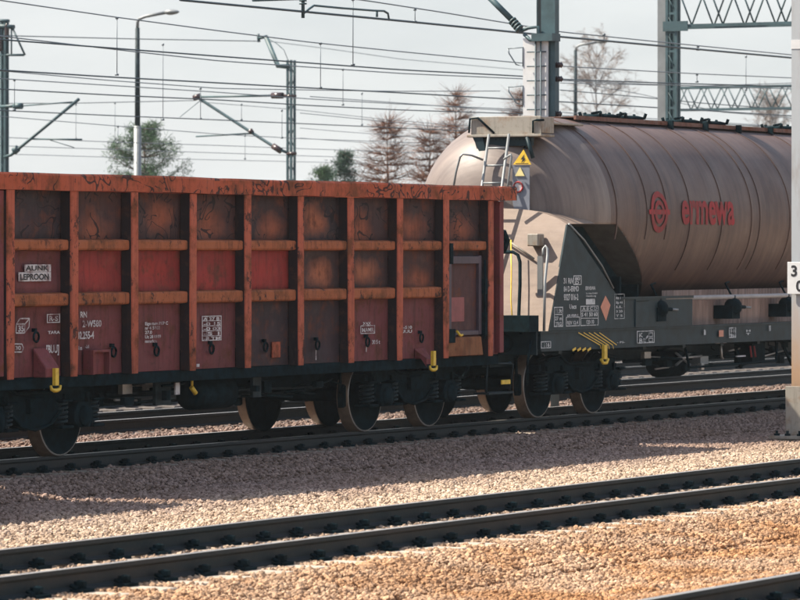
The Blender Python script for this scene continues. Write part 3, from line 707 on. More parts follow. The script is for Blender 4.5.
# ------------------------------------------------------------------ silo tank wagon
T = thing('tank_wagon', 'dusty brown cement silo tank wagon with cream end and red lettering', 'railway wagon', (61.5, YC, 0), 'wagons of the train on the third track')
RT, ZC = 1.405, 2.83; XH, DH = 54.42, 1.32; XT1 = 70.6
def zcut(x):
    if x < 54.68: return 2.69
    return max(1.18, 2.69 - (x - 54.68) * .49)
def tank(m):
    n_ = 256; vs = []; ST_ = []; low = set()
    for a in np.linspace(0, math.pi / 2, 22)[:-1]: ST_.append((XH - DH * math.cos(a), RT * (math.sin(a) ** .80)))
    xsn = list(np.arange(XH, 58.0, .05)) + list(np.arange(58.0, XT1 + .01, .7))
    for x in xsn: ST_.append((x, RT))
    for a in np.linspace(0, math.pi / 2, 14)[1:]: ST_.append((XT1 + .9 * math.sin(a), RT * max(.02, math.cos(a)) ** .85))
    for x, r_ in ST_:
        for k in range(n_):
            t_ = 2 * math.pi * k / n_; y = r_ * math.cos(t_); z = ZC + r_ * math.sin(t_)
            zc = zcut(x) if x < 62 else zcut(124 - x) if False else max(1.40, zcut(x))
            if z < zc: y *= .999; z = zc; low.add(len(vs))
            vs.append((x, YC + y, z))
    ns = len(ST_)
    for i in range(ns - 1):
        for k in range(n_):
            f4 = (i * n_ + k, i * n_ + (k + 1) % n_, (i + 1) * n_ + (k + 1) % n_, (i + 1) * n_ + k)
            m.f.append(f4); m.mi.append(2 if (sum(q_ in low for q_ in f4) >= 3 and ST_[i][0] < 57.5) else (0 if ST_[i][0] < XH + .01 else 1))
            m.sm.append(True)
    m.v += vs
tk = one('tank_shell', [M['head'], M['tank'], m_simple('grey_underside', (.13, .135, .135), .75, 0, .3, 3, .2)], T, tank)  # flat cut faces underneath take their own even grey
for p_ in tk.data.polygons:
    if abs(p_.normal.z) > .5 and p_.center.z < 2.75 - 0 and p_.center.z < ZC - .1: p_.use_smooth = False
def ring(x, w=.02, h=.012, mat='tank'):
    def fn(m):
        a0, a1 = -.25, math.pi + .25 if x < 57 else math.pi + .6
        if x > 57: a0 = -.6
        pts = np.linspace(a0, a1, 60); vs = []
        for t_ in pts:
            for dx, dr in ((-w, -.01), (-w, h), (w, h), (w, -.01)): vs.append((x + dx, YC + (RT + dr) * math.cos(t_), ZC + (RT + dr) * math.sin(t_)))
        m.add(vs, [(i * 4 + k, i * 4 + k + 1, i * 4 + 5 + k, i * 4 + 4 + k) for i in range(59) for k in range(3)], False)
    return one('seam_ring', M[mat], tk, fn)
for px, w in ((617, .012), (647, .006), (667, .022), (690, .008), (722, .006), (752, .022), (760, .008), (790, .01)): ring(P(px, 217, YC - RT)[0], w)
for x in (62.5, 64.0, 65.6, 67.2, 68.8, 70.2): ring(x, .012)
# red word and emblem on the barrel
def onbarrel(u, z): return (u, YC - math.sqrt((RT + .014) ** 2 - (z - ZC) ** 2), z)
a = P(681, 223, YC - RT); b = P(734, 223, YC - RT); zt = P(700, 200.5, YC - RT)[2]
vs, fs = text_mesh('ermewa', 1.0); wv = max(v[0] for v in vs); hv = max(v[1] for v in vs)
lm = MB(); lm.add([onbarrel(a[0] + u / wv * (b[0] - a[0]), a[2] + v / hv * (zt - a[2])) for u, v in vs], fs)
lm.build('lettering', M['red'], tk)
em = MB(); cx = P(659, 212, YC - RT); cx, cz = cx[0], cx[2]
def annul(r0, r1, a0=0, a1=2 * math.pi, n_=40):
    vs = []; fs = []
    for i in range(n_ + 1):
        t_ = a0 + (a1 - a0) * i / n_; vs += [onbarrel(cx + r0 * math.cos(t_), cz + r0 * math.sin(t_)), onbarrel(cx + r1 * math.cos(t_), cz + r1 * math.sin(t_))]
        if i: fs.append((2 * i - 2, 2 * i - 1, 2 * i + 1, 2 * i))
    em.add(vs, fs)
annul(.215, .30); annul(.105, .17)
em.add([onbarrel(cx + u, cz + v) for u, v in ((-.37, -.035), (.37, -.035), (.37, .035), (-.37, .035))], [(0, 1, 2, 3)])
em.build('emblem', M['red'], tk)
# cream apron under the tank end, dark gusset plates
zt_ = 2.78
xa0, xa1 = 52.44, 52.44 + (53.04 - 52.44) * (zt_ - 1.21) / (2.69 - 1.21)
def apron(m):
    th = .03
    zl = 3.0; xl = 52.44 + .405 * (zl - 1.21)
    m.add([(xa0, YC - 1.40, 1.21), (xa0, YC + 1.40, 1.21), (53.04, YC + 1.40, 2.69), (53.04, YC - 1.40, 2.69), (xa0 + th, YC - 1.395, 1.21), (xa0 + th, YC + 1.395, 1.21), (53.04 + th, YC + 1.395, 2.69), (53.04 + th, YC - 1.395, 2.69)],
          [(0, 1, 2, 3), (4, 7, 6, 5), (0, 3, 7, 4), (1, 5, 6, 2), (0, 4, 5, 1)])
    # arched top of the apron where it meets the dished end
    N = 24; vs = []
    for i in range(N + 1):
        y = YC - 1.40 + 2.8 * i / N; u = (y - YC) / 1.40; z = 2.69 + .22 * (1 - abs(u) ** 3.5); x = 52.44 + .405 * (z - 1.21)
        vs += [(52.44 + .405 * (2.69 - 1.21), y, 2.69), (x, y, z), (x + .9, y, z + .01)]
    m.add(vs, [(3 * i + k, 3 * i + k + 1, 3 * i + 4 + k, 3 * i + 3 + k) for i in range(N) for k in range(2)])
one('end_apron', M['apron'], T, apron)
for sg in (-1, 1):
    y = YC + sg * 1.40
    one('gusset_plate', M['tankgreen'], T, lambda m: m.prism([(52.455, 1.225), (53.03, 2.68), (53.10, 2.68), (54.50, 1.80), (54.78, 1.60), (54.78, 1.225)], 'y', y - .012, y + .012))
    one('gusset_edge', M['galv'] if sg < 0 else M['tankgreen'], T, lambda m: m.tube([(53.06, y - .02, 2.69), (53.55, y - .02, 2.47), (54.15, y - .02, 2.10), (54.52, y - .02, 1.79)], .014, 6))
    one('side_plate', M['tankgreen'], T, lambda m: (m.box(54.78, 57.3, y - .01, y + .012, 1.225, 1.66), m.box(54.78, 57.3, y - .03, y + .02, 1.63, 1.665)))
one('saddle', M['under'], T, lambda m: (m.prism([(53.2, 1.22), (53.3, 2.66), (54.4, 2.66), (56.7, 1.25)], 'y', YC - 1.0, YC + 1.0), [m.box(x, x + .05, YC - 1.25, YC + 1.25, 1.225, min(2.0, 2.68 - max(0, (x - 54.4)) * .61) - .05) for x in (55.1, 55.7)]))
# underframe
def uf(m):
    for sg in (-1, 1):
        y = YC + sg * 1.38
        a, b = sorted((y, y - sg * .03)); m.box(52.25, XT1 + .4, a, b, .965, 1.195)
        a, b = sorted((y + sg * .02, y - sg * .12)); m.box(52.22, XT1 + .42, a, b, 1.195, 1.222)
        a, b = sorted((y + sg * .006, y - sg * .10)); m.box(52.26, XT1 + .4, a, b, .945, .965)
    m.box(52.2, XT1 + .4, YC - 1.3, YC + 1.3, 1.16, 1.19)
    for y in (-.55, .55): m.box(52.25, XT1 + .38, YC + y - .06, YC + y + .06, .72, 1.16)
    m.box(52.16, 52.2, YC - 1.36, YC + 1.36, .90, 1.22); m.box(XT1 + .42, XT1 + .46, YC - 1.36, YC + 1.36, .90, 1.22)
    for x in np.arange(53.0, 70.5, 1.4): m.box(x - .05, x + .05, YC - 1.32, YC + 1.32, .90, 1.16)
one('underframe', M['tankgreen'], T, uf)
bogie(T, 54.22, YC); bogie(T, 69.0, YC)
for y in (YC - .875, YC + .875): buffer_(T, 52.2, -1, y, .21); buffer_(T, XT1 + .46, 1, y)
hosepipe(T, 52.2, -1, YC - .42)
# platform box, brackets, ladder, handrails on the cream end
XPF = 53.35
def YX(px, X): return PX(px, 0, X)[1]
def ZX(px, py, X): return PX(px, py, X)[2]
pya, pyb = YX(471, XPF), YX(541, XPF); pz1, pz0 = ZX(500, 116.5, XPF), ZX(500, 134.5, XPF)
one('end_platform', M['beige'], T, lambda m: (m.box(XPF, XPF + .025, pyb, pya, pz0, pz1), m.box(XPF + .025, XPF + .42, pyb, pyb + .02, pz0 + .02, pz1 - .01), m.box(XPF + .025, XPF + .42, pya - .02, pya, pz0 + .02, pz1 - .01), m.box(XPF - .04, XPF + .4, pyb - .02, pya + .05, pz0 - .035, pz0), m.box(XPF + .4, XPF + 1.6, pyb + .1, pya - .1, pz1 - .10, pz1 - .07)), bevel=.006)
def X3(px, py, X=XPF - .02): return PX(px, py, X)
one('platform_rail', M['under'], T, lambda m: (m.tube([X3(469, 133), X3(470, 119), X3(478, 118), X3(494, 133)], .016, 6), m.tube([X3(533, 133), X3(533, 121), X3(537, 120), X3(544, 120)], .016, 6)))
one('platform_bracket', M['tankgreen'], T, lambda m: (m.add([X3(472, 136), X3(482, 136), X3(485, 148), X3(482, 158)] + [(v[0] + .04, v[1], v[2]) for v in (X3(472, 136), X3(482, 136), X3(485, 148), X3(482, 158))], [(0, 1, 2, 3), (4, 5, 6, 7), (0, 1, 5, 4), (1, 2, 6, 5), (2, 3, 7, 6), (3, 0, 4, 7)]),
    m.box(XPF + .05, XPF + .12, YX(530, XPF), YX(485, XPF), pz0 - .16, pz0 - .04), m.tube([X3(527, 137), X3(533, 158)], .03, 6)))
one('grate', M['under'], T, lambda m: [m.tube([X3(496 + i * 4, 139, XPF + .05), X3(498 + i * 4, 158, XPF + .28)], .012, 5) for i in range(8)] + [m.tube([X3(494, 143 + i * 5, XPF + .08 + i * .06), X3(529, 143 + i * 5, XPF + .08 + i * .06)], .010, 5) for i in range(4)])
def ladder(m):
    yl_, yr_ = YX(489, 53.25), YX(509, 53.25)
    def x_at(z): return 53.25 - (pz0 - z) * .30
    for y in (yl_, yr_): m.tube([(x_at(pz0), y, pz0), (x_at(1.25), y, 1.25)], .021, 7)
    z = ZX(499, 148, 53.2)
    while z > 1.35: m.tube([(x_at(z), yl_, z), (x_at(z), yr_, z)], .016, 6); z -= .245
one('ladder', M['galv'], T, ladder)
XR = 52.95
one('handrail', M['galv'], T, lambda m: (m.tube([PX(453, 190, XR), PX(456, 172, XR), PX(460, 157, XR), PX(463, 154, XR), PX(472, 155.5, XR + .05), PX(483, 160, XR + .15)], .016, 7),
    m.tube([PX(506, 200, XR), PX(508.5, 180, XR), PX(511.5, 157, XR), PX(511, 154.5, XR), PX(504, 159, XR + .1)], .016, 7)))
# placards on the end
def qx(m, X, px0, py0, px1, py1, th=.012):
    y0_, y1_ = YX(px1, X), YX(px0, X); m.box(X, X + th, y0_, y1_, ZX(px0, py1, X), ZX(px0, py0, X))
plc = one('placard', m_simple('blue_grey_plate', (.17, .185, .22), .5, 0, .15, 9), T, lambda m: qx(m, 53.16, 512.5, 165.5, 529.5, 216))
def tri(m, X, pts): m.add([PX(a_, b_, X) for a_, b_ in pts] + [(PX(a_, b_, X)[0] + .01,) + PX(a_, b_, X)[1:] for a_, b_ in pts], [(0, 1, 2), (5, 4, 3), (0, 3, 4, 1), (1, 4, 5, 2), (2, 5, 3, 0)])
ws_ = one('warning_sign', M['yellow'], T, lambda m: tri(m, 53.15, ((513, 164.5), (531, 164.5), (523.5, 149.5))))
one('lightning_mark', M['black'], ws_, lambda m: (m.add([PX(*q, 53.145) for q in ((524.5, 154), (520.5, 159.5), (523.5, 159.2))], [(0, 1, 2)]), m.add([PX(*q, 53.145) for q in ((523, 158.7), (526, 158.5), (521, 163.3))], [(0, 1, 2)]), m.add([PX(*q, 53.145) for q in ((515.5, 163.2), (528.5, 163.2), (528.5, 163.9), (515.5, 163.9))], [(0, 1, 2, 3)])))
one('small_warning_sign', m_simple('pale_yellow_paint', (.72, .62, .28), .5, 0, .1, 10), plc, lambda m: tri(m, 53.145, ((515, 176), (524.5, 176), (520, 167))))
one('prohibition_mark', M['red'], plc, lambda m: m.tube([PX(518 + 4.5 * math.cos(t_), 187 + 5 * math.sin(t_), 53.15) for t_ in np.linspace(0, 6.283, 17)], .012, 5))
one('prohibition_plate', M['white'], plc, lambda m: qx(m, 53.152, 514.5, 182, 521.5, 192, .006))
# box, hooked post, loop pipe, cable and rods on the apron
def AX(z): return 52.44 + .405 * (z - 1.21)
def onap(px, py, off):
    X = 52.7
    for _ in range(6): X = AX(PX(px, py, X)[2]) - off
    return PX(px, py, X)
q = onap(535, 240, .12)
one('junction_box', M['beige'], T, lambda m: m.cbox(q[0] + .02, q[1], q[2], .20, .17, .17), bevel=.012)
one('hook_post', M['galv'], T, lambda m: ((lambda a_, b_: m.box(a_[0] - .12, a_[0] - .09, b_[1] - .05, b_[1] + .03, 1.25, a_[2]))(onap(543, 256, .10), onap(543, 256, .10)),
     m.tube([(52.22, YX(546.5, 52.3), 1.23), (52.35, YX(546.5, 52.4), 1.9)] + [onap(547.5, 256, .25), onap(547.5, 249, .25), onap(545.5, 246, .25), onap(543.3, 249, .25), onap(543.3, 256, .25)], .02, 7)))
one('loop_pipe', M['under'], T, lambda m: m.tube([onap(500, 252, .42), onap(513, 252, .42), onap(518, 255, .42), onap(520, 262, .42), onap(520, 285, .42), onap(518.5, 322, .36), onap(521, 334, .3)], .024, 8))
one('yellow_cable', M['yellow'], T, lambda m: m.tube([onap(511, 240, .2), onap(511.5, 270, .2), onap(511, 300, .2), onap(512.5, 322, .2)], .010, 5))
one('brace_rod', M['beige'], T, lambda m: m.tube([onap(503, 237, .10), onap(534, 259, .05)], .016, 6))
one('end_gear', M['under'], T, lambda m: (m.cbox(52.05, YC - 1.15, 1.33, .30, .45, .22), m.cbox(52.02, YC - .35, 1.30, .30, .5, .16), m.tube([(51.95, YC - 1.2, 1.25), (52.1, YC - .2, 1.42)], .03, 6), m.box(51.95, 52.16, YC - 1.1, YC - .7, 1.22, 1.25),
   m.tube([(52.1, YC - 1.3, 1.1), (51.95, YC - 1.33, .8), (52.0, YC - 1.3, .5)], .02, 6)))
# walkway on top with hatches
def walk(m):
    z = ZC + RT + .0
    m.box(55.4, XT1, YC - .42, YC - .385, z - .03, z + .03); m.box(55.4, XT1, YC + .385, YC + .42, z - .03, z + .03)
    m.box(55.4, XT1, YC - .385, YC + .385, z + .004, z + .016)
one('walkway', m_rustpaint('walkway_rust', (.20, .11, .085), amount=.5), T, walk)
for px in (667, 702, 735, 767): 
    x = P(px, 125, YC - .4)[0]; one('walkway_support', M['under'], T, lambda m: (m.box(x - .03, x + .03, YC - .50, YC - .425, ZC + RT - .12, ZC + RT + .04)))
for px in (600, 625, 682, 708, 780):
    x = P(px, 118, YC)[0]
    one('hatch', M['under'], T, lambda m: (m.lathe([(0, .11), (.2, .10), (.28, .08), (.29, .05), (.26, .04), (.26, 0)], (x, YC, ZC + RT), 'z', 18), [m.tube([(x + .3 * math.cos(k), YC + .3 * math.sin(k), ZC + RT + .05), (x + .33 * math.cos(k), YC + .33 * math.sin(k), ZC + RT + .13)], .025, 5) for k in (0, 1.2, 2.4, 3.6, 4.8)], m.tube([(x - .5, YC - .1, ZC + RT + .10), (x - .2, YC - .1, ZC + RT + .13)], .02, 5)))
def valve_top(m):
    for i in range(9):
        a_ = P(546 + i * 2.2, 126 + i * .3, YC - .5); m.tube([a_, (a_[0] + .25, a_[1] - .18, a_[2] - .2 - .02 * (i % 3))], .018, 5)
one('hose_bundle', M['red'] if False else M['ochre'], T, valve_top)
# pipe and valves along the side, ribbed hopper skirt
yp = YC - 1.38
pz = P(720, 297, yp)[2]
one('air_pipe', m_simple('pale_pipe_paint', (.40, .38, .37), .5, 0, .15, 6), T, lambda m: m.tube([(P(664, 298, yp)[0], yp, pz), (XT1 - .5, yp, pz)], .035, 10))
xs0 = P(660, 310, YC - 1.1)[0]
def skirt(m):
    N = int((XT1 - .6 - xs0) / .045); vs = []
    for i in range(N + 1):
        x = xs0 + i * .045; y = YC - 1.12 - (.016 if i % 2 else 0) - .01 * math.sin(i * .7)
        vs += [(x, y, 1.20), (x, y - .01, 1.74)]
    m.add(vs, [(2 * i, 2 * i + 2, 2 * i + 3, 2 * i + 1) for i in range(N)])
one('hopper_skirt', M['ribbed'], T, skirt)
one('side_box', M['tankgreen'], T, lambda m: ((lambda a_, b_: (m.box(a_[0], b_[0], yp - .02, yp + .3, 1.235, 1.62), m.box(a_[0] - .05, b_[0] + .05, yp - .05, yp - .02, 1.60, 1.64), m.box(a_[0] - .05, a_[0], yp - .05, yp, 1.235, 1.60)))(P(634, 310, yp), P(645, 310, yp))), bevel=.008)
for px in (659, 733, 787):
    x, _, z = P(px, 303, yp)
    def vf(m):
        m.lathe([(0, -.12), (.10, -.11), (.13, -.04), (.13, .05), (.09, .1), (0, .12)], (x, yp, 1.48), 'x', 14)
        m.tube([(x + .1, yp - .02, 1.48), (x + .35, yp - .04, 1.47)], .028, 7); m.tube([(x, yp, 1.55), (x, yp, pz + .02)], .04, 7)
        m.tube([(x - .06, yp, pz + .02), (x - .06, yp + .1, pz + .2), (x + .2, yp + .15, pz + .22)], .016, 6)
        m.cbox(x, yp + .1, 1.40, .3, .3, .2)
    v_ = one('valve', M['under'], T, vf)
    one('valve_handle', M['galv'], v_, lambda m: m.tube([(x + .35, yp - .04, 1.47), (x + .55, yp - .05, 1.46)], .02, 6))
# brake gear under the frame
one('brake_gear', M['under'], T, lambda m: (m.tube([(56.0, YC - .9, .72), (63.5, YC - .9, .70)], .03, 6), m.lathe([(0, -.45), (.16, -.44), (.2, -.36), (.2, .36), (.16, .44), (0, .45)], (58.0, YC - .7, .64), 'x', 18),
   m.cbox(60.4, YC - 1.0, .74, .5, .3, .3), m.tube([(57.4, YC - 1.25, .90), (57.5, YC - 1.27, .60), (60.8, YC - 1.27, .62), (60.9, YC - 1.25, .90)], .02, 6), m.tube([(59.4, YC - 1.2, .85), (59.6, YC - 1.2, .55)], .03, 6), m.tube([(61.2, YC - 1.2, .9), (61.6, YC - 1.2, .55), (62.2, YC - 1.2, .9)], .03, 6)))
one('steam_trap', M['galv'], T, lambda m: (m.cbox(P(683, 361, YC - .7)[0], YC - .95, P(683, 361, YC - .95)[2], .30, .2, .12), m.tube([P(676, 353, YC - 1.0), P(690, 365, YC - 1.0)], .02, 6), m.tube([P(690, 353, YC - 1.0), P(676, 365, YC - 1.0)], .02, 6)))
one('release_handle', M['white'], T, lambda m: [m.box(P(a_, b_, YC - 1.3)[0], P(a_ + w_, b_, YC - 1.3)[0], YC - 1.31, YC - 1.28, P(a_, b_, YC - 1.3)[2], P(a_, b_, YC - 1.3)[2] + .02) for a_, b_, w_ in ((716, 343.5, 10), (737, 357, 8), (782, 340, 10), (648, 346, 9))])
one('release_lever', M['red'], T, lambda m: [m.tube([P(a_, 346, YC - 1.25), P(a_ + 1.5, 357, YC - 1.25)], .016, 6) for a_ in (750, 754)])
def clutter(m, x0, x1, seed, z0, z1, n_):
    R_ = random.Random(seed)
    for _ in range(n_):
        x = R_.uniform(x0, x1); y = YC - R_.uniform(.7, 1.25); z = R_.uniform(z0, z1); k = R_.random()
        if k < .4: m.tube([(x, y, z), (x + R_.uniform(.3, 1.1), y, z + R_.uniform(-.08, .08))], R_.uniform(.010, .02), 5)
        elif k < .7: m.tube([(x, y, .95), (x + R_.uniform(-.05, .05), y, z), (x + R_.uniform(.05, .25), y, z - .03)], R_.uniform(.01, .02), 5)
        else: m.cbox(x, y, z, R_.uniform(.05, .25), .06, R_.uniform(.04, .14))
for k_ in range(46): one('fitting', M['under'], T, lambda m: clutter(m, 56.4, 66.5, 100 + k_, .52, .86, 1))
for k_ in range(9): one('worn_fitting', M['steel'], T, lambda m: clutter(m, 56.8, 62.0, 200 + k_, .58, .84, 1))
# hook and hazard stripes
xh = P(604, 350, YC - 1.42)[0]
one('rope_hook', M['yellow'], T, lambda m: (m.box(xh - .05, xh + .05, YC - 1.45, YC - 1.41, .80, 1.0), m.tube([(xh - .11, YC - 1.43, .80), (xh - .06, YC - 1.43, .745), (xh + .06, YC - 1.43, .745), (xh + .11, YC - 1.43, .80)], .024, 7)))
ys_ = YC - 1.402
s = Stencil()
for i in range(5): s.line(578.5 + i * 5.2, 332.6, 600 + i * 4.2, 345, .013, ys_ - .005)
for i in range(4): s.line(576 + i * 5, 348.2, 572.5 + i * 5, 350.5, .035, ys_ - .005)
for i in range(4): s.line(600 + i * 4.2 + .2, 345, 601 + i * 4.2, 349, .014, ys_ - .005)
s.done(T, 'yellow', 'hazard_stripe')
s = Stencil(); Yg = YC - 1.416
s.t('31 RIV', 563.5, 278, 5.5, 10, Yg).r(573.5, 275.5, 581.5, 285, 1, Yg).t('80', 575, 277, 3.4, 5, Yg).t('D', 575, 281, 3, 4, Yg)
s.t('84 D-ERMD', 563.8, 286.2, 5.3, 15, Yg).t('9327 016-2', 563.8, 294, 6.2, 14.5, Yg).t('Uacs', 569.4, 304.2, 4.6, 7, Yg)
s.t('ERMEWA', 585.5, 286.3, 3.6, 10, Yg).t('Service GmbH', 586, 292.5, 1.6, 11.5, Yg).t('Hamburg', 586, 295.2, 1.6, 10, Yg).fill(586, 299, 595, 304.6, Yg)
s.r(554, 307, 563, 327, 1.2, Yg).line(554, 314.5, 563, 314.4, .014, Yg).t('11.9t', 555.3, 309, 4, 6.5, Yg).t('27 m', 555, 316.5, 3.8, 7, Yg).t('TRG', 555.5, 322, 3.6, 6, Yg)
s.r(566, 317, 579.6, 326.5, 1, Yg).t('60 000 l', 567, 314.3, 3.4, 11, Yg).t('REV 12.4', 567, 321, 3.6, 11, Yg)
s.r(580.5, 306, 598.5, 326, 1, Yg).line(580.5, 311, 598.5, 310.9, .009, Yg).line(580.5, 318.2, 598.5, 318.2, .009, Yg).t('A B C D', 582.5, 307, 3.2, 14.5, Yg).t('S 41 50 60', 581.5, 312.5, 4, 16, Yg).t('120 00', 586, 320, 4, 8, Yg)
s.r(541, 341.5, 551, 348.5, 1, ys_ - .004).t('116', 543.5, 343, 3.8, 6, ys_ - .004).done(T, 'white_tank')
s = Stencil(); s.m.add([P(*q_, Yg) for q_ in ((605.5, 295.5), (610.5, 305), (606, 321), (600.5, 307))], [(0, 1, 2, 3)]); s.done(T, 'orange_print', 'diamond_placard')
s = Stencil(); s.r(614.5, 294, 624.5, 319, .6, Yg)
for i in range(5): s.t(('RB 24', 'Ep 41', 'LL', '3 20', 'T 5')[i], 616, 297 + i * 4.4, 2.2, 6.5, Yg)
s.done(T, 'white_tank')
s = Stencil(); Ys = ys_ - .004
s.r(637, 331, 654.5, 343.6, 1.1, Ys).t('K', 639, 333, 4.2, 4, Ys).t('RE', 639, 338.3, 4.2, 7, Ys).line(643, 342, 648, 336, .03, Ys).r(648.8, 332.6, 652.8, 337, .8, Ys).r(648.8, 338, 652.8, 342, .8, Ys)
s.t('- PS-', 617, 341.5, 1.8, 8, Ys).fill(704, 329.6, 705.8, 335, Ys).r(729, 327.5, 736, 338, 1.4, Ys).t('18', 730, 329, 3.5, 5, Ys).t('96', 730, 333.6, 3.5, 5, Ys).t('H', 746, 329.8, 2, 4.5, Ys).t('T', 746, 333, 2, 4.5, Ys).fill(769, 325.6, 770.8, 331, Ys)
s.done(T, 'white_tank')
s = Stencil(); s.fill(719, 330.3, 723.6, 336.8, Ys).done(T, 'orange_print', 'stencil_patch')


# ------------------------------------------------------------------ near mast at the right edge
XM, YM = 55.12, 22.8
NM = thing('near_mast', 'pale steel catenary mast standing on the ballast at the right edge of the frame', 'mast', (XM, YM, 0))
def ypx(px, X): return PX(px, 0, X)[1]
ym1 = ypx(791.5, XM); ym0 = ym1 - .36
t = NT('pale_rust_stained_mast'); sx = t.n('ShaderNodeSeparateXYZ'); t.l(t.pos, sx.inputs[0]); n = t.noise(2, 7, .65, sc=(3, 3, .7))
zz_ = t.ramp(t.math('ADD', t.math('DIVIDE', sx.outputs['Z'], 6.0), t.math('MULTIPLY', n, .25)), .22, .42)
c = t.mix(zz_, (.40, .26, .16), (.38, .41, .43)); c = t.mix(t.math('MULTIPLY', t.ramp(n, .52, .7), .35), c, (.20, .13, .09)); mw = t.fin(c, .6, 0, n, .2, .004, .3)
one('mast_column', mw, NM, lambda m: (m.box(XM, XM + .012, ym0, ym1, -.05, 9.2), m.box(XM + .29, XM + .30, ym0, ym1, -.05, 9.2), m.box(XM + .012, XM + .29, ym0 + .16, ym0 + .172, -.05, 9.2)))
one('mast_band', M['mast_white'], NM, lambda m: m.box(XM - .006, XM - .001, ym0 - .005, ym1 + .005, ZX(790, 49, XM), ZX(790, 40, XM)))
one('base_flange', M['beige'], NM, lambda m: (m.box(XM - .10, XM - .09, ym0 - .04, ym1 + .05, -.25, ZX(790, 386, XM)), m.box(XM - .09, XM - .005, ym1 + .03, ym1 + .04, -.25, ZX(790, 388, XM)), m.box(XM - .09, XM - .005, ym0 - .03, ym0 - .02, -.25, ZX(790, 388, XM))), bevel=.004)
one('base_plate', M['beige'], NM, lambda m: (m.box(XM - .34, XM + .5, ym0 - .12, ym1 + .20, -.29, -.25), m.box(XM - .30, XM + .45, ym0 - .08, ym1 + .16, -.60, -.29)))
b0 = one('anchor_bolt', M['under'], NM, lambda m: (m.tube([(XM - .24, ym1 + .12, -.25), (XM - .24, ym1 + .12, -.18)], .02, 6), m.lathe([(0, .03), (.04, .03), (.04, 0), (0, 0)], (XM - .24, ym1 + .12, -.25), 'z', 6, smooth=False)))
for d in ((0, -.16, 0), (0, -.34, 0), (.6, 0, 0)): dup(b0, d)
KS = thing('kilometre_sign', 'small white number plate fixed to the pale mast, its digits cut by the frame', 'sign', (XM - .05, ym1, 2))
ks0, ks1 = ypx(787.5, XM - .05), ypx(787.5, XM - .05) - .42
zs1, zs0 = ZX(790, 262, XM - .05), ZX(790, 294, XM - .05)
one('sign_plate', M['mast_white'], KS, lambda m: m.box(XM - .055, XM - .04, ks1, ks0, zs0, zs1), bevel=.003)
def ksf(m):
    for tx, z, off in (('3', zs0 + .25, .05), ('0', zs0 + .04, .13)):
        vs, fs = text_mesh(tx, .21); m.add([(XM - .058, ks0 - off - u, z + w) for u, w in vs], fs)
one('lettering', M['black'], KS, ksf)
one('sign_clamp', M['under'], KS, lambda m: [m.box(XM - .038, XM + .02, ym1 - .02, ym1 + .01, z, z + .03) for z in (zs0 + .08, zs1 - .1)])

# ------------------------------------------------------------------ catenary masts behind the train
TEAL = M['mast_teal']
# tall mast just behind the tank with white ladder panel
Xa = PD(548, 0, 66.8)
HM = thing('catenary_mast', 'tall teal steel mast with white laddered lower panel rising behind the tank end', 'mast', (Xa[0], Xa[1], 0), 'catenary masts behind the train')
X0 = Xa[0]
def bx2(m, X, pxa, pxb, za, zb_, dx=.02): m.box(X, X + dx, ypx(pxb, X), ypx(pxa, X), za, zb_)
one('mast_column', TEAL, HM, lambda m: (bx2(m, X0 - .15, 541, 555, 3.0, 9.5, .012), m.box(X0 - .13, X0 + .15, ypx(555, X0), ypx(555, X0) + .012, -.3, 9.5), m.box(X0 - .138, X0 + .15, ypx(541, X0), ypx(541, X0) + .012, 3.0, 9.5)))
zt1 = ZX(535, 38, X0 - .2)
one('ladder_panel', M['mast_white'], HM, lambda m: (bx2(m, X0 - .2, 523, 535.3, -.3, zt1), bx2(m, X0 - .2, 541, 548, -.3, zt1), bx2(m, X0 - .17, 535.3, 541, -.3, zt1)))
def rungs(m):
    for px in (535.5, 540.8): m.tube([PX(px, 36, X0 - .24), (X0 - .24, ypx(px, X0 - .24), 1.0)], .014, 5)
    for k in range(16):
        z = zt1 - .22 - k * .225; m.tube([(X0 - .24, ypx(527, X0 - .24), z), (X0 - .24, ypx(546, X0 - .24), z)], .011, 5)
one('ladder', M['wire'], HM, rungs)
one('side_bracket', M['wire_lt'], HM, lambda m: [m.tube([PX(508, y_, X0 - .2), PX(523, y_ - 1, X0 - .2), PX(523, y_ + 18, X0 - .2), PX(516, y_ + 16, X0 - .2), PX(509, y_ + 5, X0 - .2), PX(508, y_, X0 - .2)], .012, 5) for y_ in (48.5, 87)])
one('insulator', M['insul'], HM, lambda m: [m.lathe([(.015, -.1)] + [(.03 + .02 * (k % 2), -.09 + k * .018) for k in range(11)] + [(.015, .11)], PX(px, y_, X0 - .05), 'y', 10) for px, y_ in ((557, 65), (557, 79), (556, 114))])
one('cantilever', TEAL, HM, lambda m: (m.tube([PX(484, -8, X0 - .2), PX(511, 19, X0 - .2)], .05, 8), m.tube([PX(511, 19, X0 - .2), PX(521, 31, X0 - .2)], [.03, .03], 7),
   [m.tube([PX(512 + k * 2.2, 20.5 + k * 2.5, X0 - .2), PX(513.2 + k * 2.2, 21.7 + k * 2.5, X0 - .2)], .075, 8) for k in range(4)], m.tube([PX(521, 31, X0 - .2), PX(528, 28, X0 - .2), PX(538, 27, X0 - .2), PX(540, 40, X0 - .2), PX(530, 40, X0 - .2), PX(524, 34, X0 - .2)], .03, 6), m.cbox(X0 - .15, ypx(550, X0), ZX(550, 38, X0), .3, .36, .12)))
